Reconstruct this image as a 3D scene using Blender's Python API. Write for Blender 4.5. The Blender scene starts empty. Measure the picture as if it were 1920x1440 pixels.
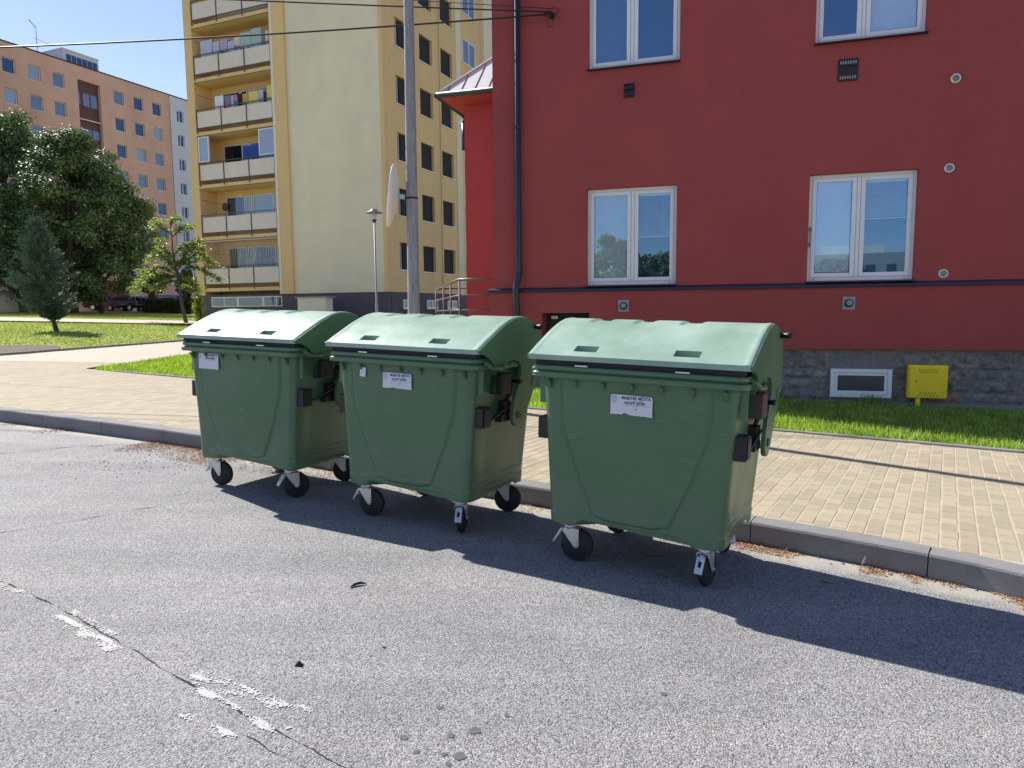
import bpy, bmesh, math, random
import numpy as np
from mathutils import Vector, Matrix, noise
R_ = math.radians
random.seed(7); rng = np.random.default_rng(7)
S = bpy.context.scene
COL = S.collection

# ---------------------------------------------------------------- camera, light
CAM_H = 1.5276; FPX = 1331.0
def axes(p, r):
    cp, sp, c, s = math.cos(p), math.sin(p), math.cos(r), math.sin(r)
    fw = np.array([0, cp, -sp]); up = np.array([0, sp, cp]); rt = np.array([1., 0, 0])
    return rt*c+up*s, up*c-rt*s, fw
RT, UP, FW = axes(R_(5.9), R_(-.5))
CC = np.array([0, 0, CAM_H])
cd = bpy.data.cameras.new('camera'); cam = bpy.data.objects.new('camera', cd); COL.objects.link(cam)
cam.matrix_world = Matrix(((RT[0], UP[0], -FW[0], 0), (RT[1], UP[1], -FW[1], 0), (RT[2], UP[2], -FW[2], CAM_H), (0, 0, 0, 1)))
cd.sensor_width = 36; cd.lens = 36*FPX/1920; cd.clip_end = 3000; cd.clip_start = .05
S.camera = cam
SUN_AZ, SUN_EL = R_(-50.0), R_(42.5)
w = bpy.data.worlds.new('World'); S.world = w; w.use_nodes = True
nt = w.node_tree; bg = nt.nodes['Background']; sky = nt.nodes.new('ShaderNodeTexSky')
sky.sky_type = 'NISHITA'; sky.sun_disc = False; sky.sun_elevation = SUN_EL; sky.sun_rotation = SUN_AZ
sky.air_density = 1.0; sky.dust_density = .15; sky.ozone_density = 2.2
wb = nt.nodes.new('ShaderNodeVectorMath'); wb.operation = 'MULTIPLY'; wb.inputs[1].default_value = (1.06, .95, 1.02)   # camera white balance
nt.links.new(sky.outputs[0], wb.inputs[0]); nt.links.new(wb.outputs[0], bg.inputs[0]); bg.inputs[1].default_value = .088
sl = bpy.data.lights.new('sun', 'SUN'); sl.energy = 4.5; sl.angle = R_(.5); sl.color = (1, .95, .86)
so = bpy.data.objects.new('sun', sl); COL.objects.link(so)
sd = Vector((math.sin(SUN_AZ)*math.cos(SUN_EL), math.cos(SUN_AZ)*math.cos(SUN_EL), math.sin(SUN_EL)))
so.rotation_euler = sd.to_track_quat('Z', 'Y').to_euler(); so.location = (-20, 20, 30)
S.view_settings.view_transform = 'Standard'; S.view_settings.look = 'None'
S.view_settings.gamma = 1; S.view_settings.use_curve_mapping = False
S.view_settings.exposure = .90
S.render.engine = 'CYCLES'

# ---------------------------------------------------------------- frames
# the street tilts a little down to the right: G = street frame, W = true vertical frame
Q = np.array([[0.99968, 0.00285, 0.02527], [-0.00261, 0.99995, -0.00937], [-0.0253, 0.0093, 0.99964]])
def G2W(g): return CC+Q@(np.asarray(g, float)-CC)
def G2Wn(a): return (np.asarray(a, float)-CC)@Q.T+CC
def rayW(px, py): return FW*FPX+RT*(px-960)+UP*(720-py)
def ramp(y): return np.interp(y, [15, 36, 45, 70, 2000], [0, .27, .25, .05, .05])
def road(px, py, z=0.):
    d = Q.T@rayW(px, py); t = (z-CAM_H)/d[2]; return CC+d*t
def terr(px, py, world=True):
    d = Q.T@rayW(px, py)
    for k in range(20, 6000):
        g = CC+d*(k*.04/d[1])
        if g[2] < .15+ramp(g[1]): break
    return Vector(G2W(g)) if world else g
def atY(px, py, Y):
    d = rayW(px, py); return Vector(CC+d*(Y/d[1]))

# ---------------------------------------------------------------- materials
def nodes(name):
    m = bpy.data.materials.new(name); m.use_nodes = True
    return m, m.node_tree, m.node_tree.nodes['Principled BSDF']
def N(nt, t, **k):
    n = nt.nodes.new('ShaderNode'+t)
    for a, b in k.items():
        if a in n.inputs.keys() if isinstance(a, str) else False: n.inputs[a].default_value = b
        else: setattr(n, a, b)
    return n
def mat(name, col, rough=.6, var=.12, scale=6., bump=0., bscale=60., metal=0., spec=.5, stain=0., stretch=None, rnd=0., trans=0., coat=0.):
    m, nt, b = nodes(name); L = nt.links.new
    b.inputs['Roughness'].default_value = rough; b.inputs['Metallic'].default_value = metal
    b.inputs['Specular IOR Level'].default_value = spec; b.inputs['Coat Weight'].default_value = coat
    tc = N(nt, 'TexCoord'); mp = N(nt, 'Mapping'); L(tc.outputs['Object'], mp.inputs[0])
    if stretch: mp.inputs['Scale'].default_value = stretch
    n1 = N(nt, 'TexNoise', Scale=scale, Detail=6., Roughness=.6); L(mp.outputs[0], n1.inputs[0])
    mr = N(nt, 'MapRange'); L(n1.outputs[0], mr.inputs[0])
    mr.inputs[1].default_value = .3; mr.inputs[2].default_value = .7; mr.inputs[3].default_value = 1-var; mr.inputs[4].default_value = 1+var
    val = mr.outputs[0]
    if stain:
        n3 = N(nt, 'TexNoise', Scale=scale*.25, Detail=5.); mp3 = N(nt, 'Mapping'); mp3.inputs['Scale'].default_value = (1, 1, .25)
        L(tc.outputs['Object'], mp3.inputs[0]); L(mp3.outputs[0], n3.inputs[0])
        m3 = N(nt, 'MapRange'); m3.inputs[1].default_value = .45; m3.inputs[2].default_value = .72; m3.inputs[3].default_value = 1; m3.inputs[4].default_value = 1-stain
        L(n3.outputs[0], m3.inputs[0]); mm = N(nt, 'Math', operation='MULTIPLY'); L(val, mm.inputs[0]); L(m3.outputs[0], mm.inputs[1]); val = mm.outputs[0]
    if rnd:
        ge = N(nt, 'NewGeometry'); oi = N(nt, 'ObjectInfo'); ad = N(nt, 'Math', operation='ADD'); fr = N(nt, 'Math', operation='FRACT')
        L(ge.outputs['Random Per Island'], ad.inputs[0]); L(oi.outputs['Random'], ad.inputs[1]); L(ad.outputs[0], fr.inputs[0])
        m4 = N(nt, 'MapRange'); m4.inputs[3].default_value = 1-rnd; m4.inputs[4].default_value = 1+rnd; L(fr.outputs[0], m4.inputs[0])
        mm = N(nt, 'Math', operation='MULTIPLY'); L(val, mm.inputs[0]); L(m4.outputs[0], mm.inputs[1]); val = mm.outputs[0]
    vm = N(nt, 'VectorMath', operation='SCALE'); vm.inputs[0].default_value = col[:3]; L(val, vm.inputs['Scale'])
    L(vm.outputs[0], b.inputs['Base Color'])
    if bump:
        n2 = N(nt, 'TexNoise', Scale=bscale, Detail=4.); L(mp.outputs[0], n2.inputs[0])
        bp = N(nt, 'Bump', Strength=bump, Distance=.02); L(n2.outputs[0], bp.inputs['Height']); L(bp.outputs[0], b.inputs['Normal'])
    if trans:
        tr = N(nt, 'BsdfTranslucent'); mx = N(nt, 'MixShader', Fac=trans)
        v2 = N(nt, 'VectorMath', operation='MULTIPLY'); L(vm.outputs[0], v2.inputs[0]); v2.inputs[1].default_value = (1.5, 1.6, .6)
        L(v2.outputs[0], tr.inputs[0]); L(b.outputs[0], mx.inputs[1]); L(tr.outputs[0], mx.inputs[2])
        L(mx.outputs[0], nt.nodes['Material Output'].inputs[0])
    return m
M = {}
M['red'] = mat('red_render', (.350, .064, .062), .85, .07, 1.2, .35, 110, stain=.16)
M['red2'] = mat('red_render_annex_lit', (.46, .066, .070), .85, .04, 2, .2, 150)  # brighter than the facade red: light reflected onto the wing, put into colour
M['navy'] = mat('dark_blue_sheet', (.022, .026, .045), .4, .1)
M['white'] = mat('white_plastic', (.78, .78, .80), .35, .03)
M['blind'] = mat('blind', (.84, .85, .88), .5, .03)
M['black'] = mat('black_plastic', (.010, .010, .013), .5, .2)
M['rubber'] = mat('rubber', (.020, .020, .021), .75, .25, 20, .1)
M['galv'] = mat('galvanised', (.62, .63, .64), .38, .15, 25, .05, metal=.85)
M['steel'] = mat('grey_paint_metal', (.30, .31, .33), .5, .1)
M['yellow'] = mat('yellow_paint', (.93, .68, .015), .4, .06, 12)
M['tan'] = mat('tan_render', (.82, .575, .27), .9, .04, 1.5, .15, 60, stain=.08)
M['beige'] = mat('beige_render', (.86, .76, .545), .9, .05, .8, .15, 40, stain=.10)
M['cream'] = mat('cream_render', (.84, .74, .56), .9, .04)
M['panel'] = mat('parapet_panel', (.80, .70, .60), .8, .05, 2, stain=.10)
M['rust'] = mat('dark_rail', (.10, .085, .08), .6, .2)
M['plinth'] = mat('plinth_render', (.115, .098, .115), .85, .08, 2, .2)
M['orange'] = mat('orange_render', (.74, .45, .34), .9, .09, .5, .1, 20, stain=.30)
M['lilac'] = mat('lilac_render', (.66, .64, .72), .9, .03, .5)
M['brownpan'] = mat('brown_panel', (.13, .045, .035), .5, .1, 2)
M['brick_red'] = mat('old_red_render', (.25, .07, .045), .8, .1)
M['roofm'] = mat('zinc_roof', (.58, .62, .64), .6, .06, 3)
M['wood'] = mat('grey_wood', (.30, .30, .31), .85, .30, 9, .5, 30, stretch=(6, 6, .5))
M['concrete'] = mat('kerb_concrete', (.215, .21, .215), .85, .10, 9, .4, 180, rnd=.06)
M['edging'] = mat('edging_concrete', (.24, .225, .22), .9, .12, 9, .4, 120, rnd=.1)
M['paver'] = mat('yellow_paver', (.375, .32, .225), .85, .08, 30, .35, 260, rnd=.11)
M['joint'] = mat('sandy_joint', (.42, .38, .31), .95, .15, 40, .3, 200)
M['soil'] = mat('bare_soil', (.10, .075, .055), .95, .3, 8, .8, 30)
M['bark'] = mat('bark', (.10, .085, .07), .9, .3, 20, .6, 40, stretch=(4, 4, 1))
M['barkdark'] = mat('bark_dark', (.06, .05, .045), .9, .3, 10, .6, 30)
M['leaf'] = mat('leaf_dark', (.078, .138, .056), .5, .3, .8, rnd=.5, trans=.18)
M['leafy'] = mat('leaf_young', (.17, .22, .035), .5, .25, 2, rnd=.35, trans=.4)
M['needle'] = mat('needle_blue_green', (.105, .165, .115), .65, .25, 3, rnd=.4)
M['hedge'] = mat('hedge_leaf', (.03, .06, .02), .6, .25, 2, rnd=.4)
M['grass'] = mat('grass_blade', (.27, .38, .07), .55, .35, 2.2, rnd=.6, trans=.35)
M['grass2'] = mat('lawn_blade', (.27, .33, .075), .6, .25, .5, rnd=.3, trans=.3)
M['dry'] = mat('dry_litter', (.36, .20, .115), .9, .3, 30, rnd=.55)
M['crumb'] = mat('dark_crumb', (.03, .03, .03), .9, .3)
M['paint'] = mat('worn_road_paint', (.58, .575, .57), .8, .12, 60, .3, 200)
M['crack'] = mat('crack_dirt', (.025, .023, .021), 1, .3, 50)
M['stainm'] = mat('oil_spot', (.10, .10, .105), .7, .2, 40, .4, 300)
M['room'] = mat('room_wall', (.35, .34, .33), .9, .05)
M['interior'] = mat('dark_interior', (.03, .03, .034), .9, .1)
M['sticker'] = mat('sticker_paper', (.66, .66, .72), .5, .04, 30)
M['ink'] = mat('ink', (.03, .025, .08), .6, .05)
M['inkgrey'] = mat('ink_grey', (.30, .31, .35), .6, .05)
M['tealp'] = mat('teal_plastic', (.22, .42, .40), .4, .05)
M['greenp'] = mat('green_fibreglass', (.06, .30, .06), .4, .05)
M['offw'] = mat('offwhite_fibreglass', (.60, .52, .44), .5, .05)
M['mirrorback'] = mat('mirror_back', (.90, .86, .80), .5, .05, 12)
M['cyan'] = mat('blue_bracket', (.35, .55, .65), .4, .05)
M['stucco_far'] = mat('far_block_render', (.40, .38, .34), .9, .05)

def bin_mat(name, col, rough, bleach):
    m, nt, b = nodes(name); L = nt.links.new
    tc = N(nt, 'TexCoord'); oi = N(nt, 'ObjectInfo')
    ad = N(nt, 'VectorMath', operation='ADD'); L(tc.outputs['Object'], ad.inputs[0])
    sc = N(nt, 'Math', operation='MULTIPLY'); sc.inputs[1].default_value = 7; L(oi.outputs['Random'], sc.inputs[0]); L(sc.outputs[0], ad.inputs[1])
    n1 = N(nt, 'TexNoise', Scale=2.5, Detail=7., Roughness=.65); L(ad.outputs[0], n1.inputs[0])
    mp = N(nt, 'Mapping'); mp.inputs['Scale'].default_value = (60, 60, 2.2); L(ad.outputs[0], mp.inputs[0])
    n2 = N(nt, 'TexNoise', Scale=1., Detail=4.); L(mp.outputs[0], n2.inputs[0])
    r1 = N(nt, 'MapRange'); r1.inputs[1].default_value = .35; r1.inputs[2].default_value = .7; L(n1.outputs[0], r1.inputs[0])
    mx = N(nt, 'MixRGB'); mx.inputs[1].default_value = (*col, 1); mx.inputs[2].default_value = (*bleach, 1); L(r1.outputs[0], mx.inputs[0])
    r2 = N(nt, 'MapRange'); r2.inputs[1].default_value = .58; r2.inputs[2].default_value = .75; r2.inputs[4].default_value = .12; L(n2.outputs[0], r2.inputs[0])
    m2 = N(nt, 'MixRGB'); m2.inputs[2].default_value = (.20, .21, .17, 1); L(mx.outputs[0], m2.inputs[1]); L(r2.outputs[0], m2.inputs[0])
    sz = N(nt, 'SeparateXYZ'); L(tc.outputs['Object'], sz.inputs[0]); zr = N(nt, 'MapRange'); zr.inputs[1].default_value = .24; zr.inputs[2].default_value = .62; zr.inputs[3].default_value = .75; zr.inputs[4].default_value = .0; L(sz.outputs[2], zr.inputs[0])
    nq = N(nt, 'TexNoise', Scale=7., Detail=9., Roughness=.75); L(ad.outputs[0], nq.inputs[0]); rq = N(nt, 'MapRange'); rq.inputs[1].default_value = .42; rq.inputs[2].default_value = .75; L(nq.outputs[0], rq.inputs[0]); mq = N(nt, 'Math', operation='MULTIPLY'); L(rq.outputs[0], mq.inputs[0]); L(zr.outputs[0], mq.inputs[1])
    m5 = N(nt, 'MixRGB'); m5.inputs[2].default_value = (.17, .165, .13, 1); L(m2.outputs[0], m5.inputs[1]); L(mq.outputs[0], m5.inputs[0])
    ms = N(nt, 'Mapping'); ms.inputs['Rotation'].default_value = (.3, .9, .5); ms.inputs['Scale'].default_value = (5, 260, 45); L(ad.outputs[0], ms.inputs[0]); nsr = N(nt, 'TexNoise', Scale=1., Detail=3.); L(ms.outputs[0], nsr.inputs[0]); rs = N(nt, 'MapRange'); rs.inputs[1].default_value = .66; rs.inputs[2].default_value = .74; rs.inputs[4].default_value = .22; L(nsr.outputs[0], rs.inputs[0])
    m6 = N(nt, 'MixRGB'); m6.inputs[2].default_value = (.30, .36, .31, 1); L(m5.outputs[0], m6.inputs[1]); L(rs.outputs[0], m6.inputs[0]); L(m6.outputs[0], b.inputs['Base Color'])
    r3 = N(nt, 'MapRange'); r3.inputs[3].default_value = rough-.08; r3.inputs[4].default_value = rough+.12; L(n1.outputs[0], r3.inputs[0]); L(r3.outputs[0], b.inputs['Roughness'])
    n4 = N(nt, 'TexNoise', Scale=420., Detail=2.); L(tc.outputs['Object'], n4.inputs[0]); n5 = N(nt, 'TexNoise', Scale=5., Detail=2.); L(tc.outputs['Object'], n5.inputs[0])
    a2 = N(nt, 'Math', operation='MULTIPLY_ADD'); a2.inputs[1].default_value = .02; L(n4.outputs[0], a2.inputs[0]); L(n5.outputs[0], a2.inputs[2])
    bp = N(nt, 'Bump', Strength=.22, Distance=.02); L(a2.outputs[0], bp.inputs['Height']); L(bp.outputs[0], b.inputs['Normal'])
    return m
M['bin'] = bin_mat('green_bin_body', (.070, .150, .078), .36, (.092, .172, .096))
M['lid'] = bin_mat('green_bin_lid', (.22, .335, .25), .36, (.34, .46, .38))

def glass(name, col, rough=.02, spec=.9):
    m, nt, b = nodes(name)
    b.inputs['Base Color'].default_value = (*col, 1); b.inputs['Roughness'].default_value = rough
    b.inputs['IOR'].default_value = 2.3; b.inputs['Specular Tint'].default_value = (.45, .72, 1, 1)  # specular tint puts extra sky blue into the reflections
    tc = N(nt, 'TexCoord'); n = N(nt, 'TexNoise', Scale=1.2, Detail=1.); nt.links.new(tc.outputs['Object'], n.inputs[0])
    bp = N(nt, 'Bump', Strength=.04, Distance=.05); nt.links.new(n.outputs[0], bp.inputs['Height']); nt.links.new(bp.outputs[0], b.inputs['Normal'])
    return m
M['glass'] = glass('window_glass', (.010, .012, .018))
M['glassl'] = glass('curtained_glass', (.16, .18, .22))
M['paneflat'] = mat('dim_pane', (.045, .06, .075), .25, .1)
def pane_clear():
    m = bpy.data.materials.new('clear_pane'); m.use_nodes = True; nt = m.node_tree; L = nt.links.new
    nt.nodes.remove(nt.nodes['Principled BSDF']); o = nt.nodes['Material Output']
    t = N(nt, 'BsdfTransparent'); t.inputs[0].default_value = (.94, .96, .96, 1); g = N(nt, 'BsdfGlossy', Roughness=.01); g.inputs[0].default_value = (.33, .64, 1, 1)  # reflection coloured blue to deepen the mirrored sky
    lw = N(nt, 'LayerWeight', Blend=.5); pw = N(nt, 'Math', operation='POWER'); pw.inputs[1].default_value = 4.; L(lw.outputs['Facing'], pw.inputs[0]); f = N(nt, 'Math', operation='MULTIPLY_ADD'); f.inputs[1].default_value = .8; f.inputs[2].default_value = .17; L(pw.outputs[0], f.inputs[0]); mx = N(nt, 'MixShader'); L(f.outputs[0], mx.inputs[0]); L(t.outputs[0], mx.inputs[1]); L(g.outputs[0], mx.inputs[2]); L(mx.outputs[0], o.inputs[0])
    return m
M['pane'] = pane_clear()

def road_mat():
    m, nt, b = nodes('worn_asphalt'); L = nt.links.new
    tc = N(nt, 'TexCoord'); uv = N(nt, 'UVMap'); sp = N(nt, 'SeparateXYZ'); L(uv.outputs[0], sp.inputs[0])
    v = N(nt, 'TexVoronoi', Scale=175.); L(tc.outputs['Object'], v.inputs['Vector'])
    v2 = N(nt, 'TexVoronoi', Scale=380.); L(tc.outputs['Object'], v2.inputs['Vector'])
    n1 = N(nt, 'TexNoise', Scale=.9, Detail=7., Roughness=.65); L(tc.outputs['Object'], n1.inputs[0])
    n2 = N(nt, 'TexNoise', Scale=45., Detail=5.); L(tc.outputs['Object'], n2.inputs[0])
    s1 = N(nt, 'SeparateColor'); L(v.outputs['Color'], s1.inputs[0]); s2 = N(nt, 'SeparateColor'); L(v2.outputs['Color'], s2.inputs[0])
    cr = N(nt, 'ValToRGB'); e = cr.color_ramp.elements; e[0].color = (.085, .088, .098, 1); e[1].color = (.37, .37, .37, 1)
    e.new(.35).color = (.205, .205, .210, 1); e.new(.75).color = (.285, .283, .282, 1)
    L(s1.outputs[0], cr.inputs[0])
    mx = N(nt, 'MixRGB', blend_type='MULTIPLY'); mx.inputs[0].default_value = 1; L(cr.outputs[0], mx.inputs[1])
    r2 = N(nt, 'MapRange'); r2.inputs[3].default_value = .58; r2.inputs[4].default_value = 1.40; L(s2.outputs[0], r2.inputs[0]); L(r2.outputs[0], mx.inputs[2])
    mx2 = N(nt, 'MixRGB', blend_type='MULTIPLY'); mx2.inputs[0].default_value = 1; L(mx.outputs[0], mx2.inputs[1])
    r3 = N(nt, 'MapRange'); r3.inputs[1].default_value = .3; r3.inputs[2].default_value = .7; r3.inputs[3].default_value = .84; r3.inputs[4].default_value = 1.16; L(n1.outputs[0], r3.inputs[0]); L(r3.outputs[0], mx2.inputs[2])
    mpa = N(nt, 'Mapping'); mpa.inputs['Rotation'].default_value = (0, 0, R_(31)); mpa.inputs['Scale'].default_value = (.18, 1.5, 1); L(tc.outputs['Object'], mpa.inputs[0])
    nb_ = N(nt, 'TexNoise', Scale=1.1, Detail=5., Roughness=.6); L(mpa.outputs[0], nb_.inputs[0]); cb = N(nt, 'ValToRGB'); cb.color_ramp.elements[0].position = .36; cb.color_ramp.elements[0].color = (.87, .87, .89, 1); cb.color_ramp.elements[1].position = .62; cb.color_ramp.elements[1].color = (1.12, 1.10, 1.07, 1); L(nb_.outputs[0], cb.inputs[0])
    mxb = N(nt, 'MixRGB', blend_type='MULTIPLY'); mxb.inputs[0].default_value = 1; L(mx2.outputs[0], mxb.inputs[1]); L(cb.outputs[0], mxb.inputs[2])
    nd = N(nt, 'TexNoise', Scale=5., Detail=6., Roughness=.7); L(tc.outputs['Object'], nd.inputs[0]); rd_ = N(nt, 'MapRange'); rd_.inputs[1].default_value = .62; rd_.inputs[2].default_value = .72; rd_.inputs[3].default_value = 1; rd_.inputs[4].default_value = .78; L(nd.outputs[0], rd_.inputs[0])
    mxd = N(nt, 'MixRGB', blend_type='MULTIPLY'); mxd.inputs[0].default_value = 1; L(mxb.outputs[0], mxd.inputs[1]); L(rd_.outputs[0], mxd.inputs[2])
    # dusty gutter along the kerb (UV y = metres from the kerb)
    n3 = N(nt, 'TexNoise', Scale=3., Detail=6.); L(tc.outputs['Object'], n3.inputs[0])
    ma = N(nt, 'Math', operation='MULTIPLY_ADD'); L(n3.outputs[0], ma.inputs[0]); ma.inputs[1].default_value = -.48; L(sp.outputs[1], ma.inputs[2])
    r4 = N(nt, 'MapRange'); r4.inputs[1].default_value = -.16; r4.inputs[2].default_value = .0; r4.inputs[3].default_value = .85; r4.inputs[4].default_value = 0; L(ma.outputs[0], r4.inputs[0])
    m3 = N(nt, 'MixRGB'); m3.inputs[2].default_value = (.40, .37, .32, 1); L(r4.outputs[0], m3.inputs[0]); L(mxd.outputs[0], m3.inputs[1])
    L(m3.outputs[0], b.inputs['Base Color']); b.inputs['Roughness'].default_value = .8; b.inputs['Specular IOR Level'].default_value = .35
    ad = N(nt, 'Math', operation='MULTIPLY_ADD'); L(n2.outputs[0], ad.inputs[0]); ad.inputs[1].default_value = .6; 
    iv = N(nt, 'Math', operation='SUBTRACT'); iv.inputs[0].default_value = 1; L(v.outputs['Distance'], iv.inputs[1]); L(iv.outputs[0], ad.inputs[2])
    bp = N(nt, 'Bump', Strength=.7, Distance=.004); L(ad.outputs[0], bp.inputs['Height']); L(bp.outputs[0], b.inputs['Normal'])
    return m
M['road'] = road_mat()
def lawn_mat():
    m, nt, b = nodes('lawn'); L = nt.links.new
    tc = N(nt, 'TexCoord'); n1 = N(nt, 'TexNoise', Scale=.35, Detail=8., Roughness=.7); L(tc.outputs['Object'], n1.inputs[0])
    n2 = N(nt, 'TexNoise', Scale=9., Detail=6.); L(tc.outputs['Object'], n2.inputs[0])
    c1 = N(nt, 'ValToRGB'); e = c1.color_ramp.elements; e[0].position = .35; e[0].color = (.17, .24, .05, 1); e[1].position = .68; e[1].color = (.36, .35, .13, 1); L(n1.outputs[0], c1.inputs[0])
    mx = N(nt, 'MixRGB', blend_type='MULTIPLY'); mx.inputs[0].default_value = 1; L(c1.outputs[0], mx.inputs[1])
    r = N(nt, 'MapRange'); r.inputs[3].default_value = .55; r.inputs[4].default_value = 1.4; L(n2.outputs[0], r.inputs[0]); L(r.outputs[0], mx.inputs[2]); L(mx.outputs[0], b.inputs['Base Color'])
    b.inputs['Roughness'].default_value = .9; b.inputs['Specular IOR Level'].default_value = .1
    bp = N(nt, 'Bump', Strength=1., Distance=.06); L(n2.outputs[0], bp.inputs['Height']); L(bp.outputs[0], b.inputs['Normal'])
    return m
M['lawn'] = lawn_mat()
def pave_far():
    m, nt, b = nodes('paving_far'); L = nt.links.new
    uv = N(nt, 'UVMap'); br = N(nt, 'TexBrick'); L(uv.outputs[0], br.inputs[0])
    br.inputs['Color1'].default_value = (.42, .375, .30, 1); br.inputs['Color2'].default_value = (.38, .335, .26, 1); br.inputs['Mortar'].default_value = (.34, .31, .26, 1)
    br.inputs['Scale'].default_value = 1; br.inputs['Brick Width'].default_value = .2; br.inputs['Row Height'].default_value = .11; br.inputs['Mortar Size'].default_value = .004
    L(br.outputs[0], b.inputs['Base Color']); b.inputs['Roughness'].default_value = .85
    return m
M['pavefar'] = pave_far()
def stone_mat():
    m, nt, b = nodes('sandstone'); L = nt.links.new
    tc = N(nt, 'TexCoord'); ge = N(nt, 'ObjectInfo')
    ad = N(nt, 'VectorMath', operation='ADD'); L(tc.outputs['Object'], ad.inputs[0]); sc = N(nt, 'Math', operation='MULTIPLY'); sc.inputs[1].default_value = 9; L(ge.outputs['Random'], sc.inputs[0]); L(sc.outputs[0], ad.inputs[1])
    n1 = N(nt, 'TexNoise', Scale=9., Detail=8., Roughness=.7); L(ad.outputs[0], n1.inputs[0])
    cr = N(nt, 'ValToRGB'); e = cr.color_ramp.elements; e[0].position = .3; e[0].color = (.07, .068, .07, 1); e[1].position = .7; e[1].color = (.36, .34, .31, 1); L(n1.outputs[0], cr.inputs[0])
    mx = N(nt, 'MixRGB', blend_type='MULTIPLY'); mx.inputs[0].default_value = 1; L(cr.outputs[0], mx.inputs[1])
    c2 = N(nt, 'ValToRGB'); f = c2.color_ramp.elements; f[0].color = (.8, .8, .84, 1); f[1].color = (1.5, 1.0, .7, 1); f[1].position = .97; f.new(.85).color = (1.05, 1, .95, 1); L(ge.outputs['Random'], c2.inputs[0]); L(c2.outputs[0], mx.inputs[2])
    L(mx.outputs[0], b.inputs['Base Color']); b.inputs['Roughness'].default_value = .9
    bp = N(nt, 'Bump', Strength=1., Distance=.03); L(n1.outputs[0], bp.inputs['Height']); L(bp.outputs[0], b.inputs['Normal'])
    return m
M['stone'] = stone_mat()
M['mortar'] = mat('mortar', (.20, .19, .185), .95, .2, 20, .6, 60)
def cloth(name, c): 
    if name not in M: M[name] = mat('cloth_'+name, c, .9, .06, 8)
    return M[name]

# ---------------------------------------------------------------- mesh builder
class MB:
    def __init__(s): s.v = []; s.f = []; s.smooth = []
    def add(s, vs, fs, smooth=False):
        o = len(s.v); s.v += [tuple(map(float, p)) for p in vs]; s.f += [tuple(i+o for i in f) for f in fs]; s.smooth += [smooth]*len(fs); return s
    def box(s, a, b):
        (x0, y0, z0), (x1, y1, z1) = a, b
        return s.add([(x0, y0, z0), (x1, y0, z0), (x1, y1, z0), (x0, y1, z0), (x0, y0, z1), (x1, y0, z1), (x1, y1, z1), (x0, y1, z1)],
                     [(0, 3, 2, 1), (4, 5, 6, 7), (0, 1, 5, 4), (1, 2, 6, 5), (2, 3, 7, 6), (3, 0, 4, 7)])
    def prism(s, poly, x0, x1, ax='x'):
        n = len(poly); f = {'x': lambda t, p: (t, p[0], p[1]), 'y': lambda t, p: (p[0], t, p[1]), 'z': lambda t, p: (p[0], p[1], t)}[ax]
        vs = [f(x0, p) for p in poly]+[f(x1, p) for p in poly]
        return s.add(vs, [tuple(range(n))[::-1], tuple(range(n, 2*n))]+[(i, (i+1) % n, n+(i+1) % n, n+i) for i in range(n)])
    def tube(s, pts, r, n=8, cap=True):
        pts = [Vector(p) for p in pts]; rs = r if isinstance(r, (list, tuple)) else [r]*len(pts); vs = []; u = None
        for i, p in enumerate(pts):
            d = (pts[min(i+1, len(pts)-1)]-pts[max(i-1, 0)]).normalized()
            if u is None: u = d.cross(Vector((0, 0, 1)) if abs(d.z) < .9 else Vector((1, 0, 0))).normalized()
            else: u = (u-d*u.dot(d)).normalized()
            v = d.cross(u)
            for k in range(n):
                a = 2*math.pi*k/n; vs.append(p+(u*math.cos(a)+v*math.sin(a))*rs[i])
        fs = [(i*n+k, i*n+(k+1) % n, (i+1)*n+(k+1) % n, (i+1)*n+k) for i in range(len(pts)-1) for k in range(n)]
        s.add(vs, fs, True)
        if cap:
            m = len(pts)-1; o = len(s.v)-len(vs)
            s.f += [tuple(o+k for k in range(n))[::-1], tuple(o+m*n+k for k in range(n))]; s.smooth += [False]*2
        return s
    def lathe(s, prof, n=24, c=(0, 0, 0), ax='z'):
        f = {'z': lambda r, a, z: (c[0]+r*math.cos(a), c[1]+r*math.sin(a), c[2]+z), 'x': lambda r, a, z: (c[0]+z, c[1]+r*math.cos(a), c[2]+r*math.sin(a)),
             'y': lambda r, a, z: (c[0]+r*math.sin(a), c[1]+z, c[2]+r*math.cos(a))}[ax]
        vs = [f(max(r, 1e-4), 2*math.pi*k/n, z) for r, z in prof for k in range(n)]
        return s.add(vs, [(i*n+k, i*n+(k+1) % n, (i+1)*n+(k+1) % n, (i+1)*n+k) for i in range(len(prof)-1) for k in range(n)], True)
    def mesh(s, name):
        m = bpy.data.meshes.new(name); m.from_pydata(s.v, [], s.f); m.polygons.foreach_set('use_smooth', s.smooth); m.update(); return m
def put(name, mesh, m, parent=None, label=None, cat=None, group=None, kind=None, bevel=0, mw=None):
    if isinstance(mesh, MB): mesh = mesh.mesh(name)
    if m is not None and not mesh.materials: mesh.materials.append(M[m] if isinstance(m, str) else m)
    o = bpy.data.objects.new(name, mesh); COL.objects.link(o)
    if parent: o.parent = parent
    if mw is not None: o.matrix_world = mw
    tag(o, label, cat, group, kind)
    if bevel:
        b = o.modifiers.new('bevel', 'BEVEL'); b.width = bevel; b.segments = 2; b.limit_method = 'ANGLE'; b.angle_limit = R_(40)
    return o
def tag(o, label=None, cat=None, group=None, kind=None):
    for k, v in (('label', label), ('category', cat), ('group', group), ('kind', kind)):
        if v: o[k] = v
    return o
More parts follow.
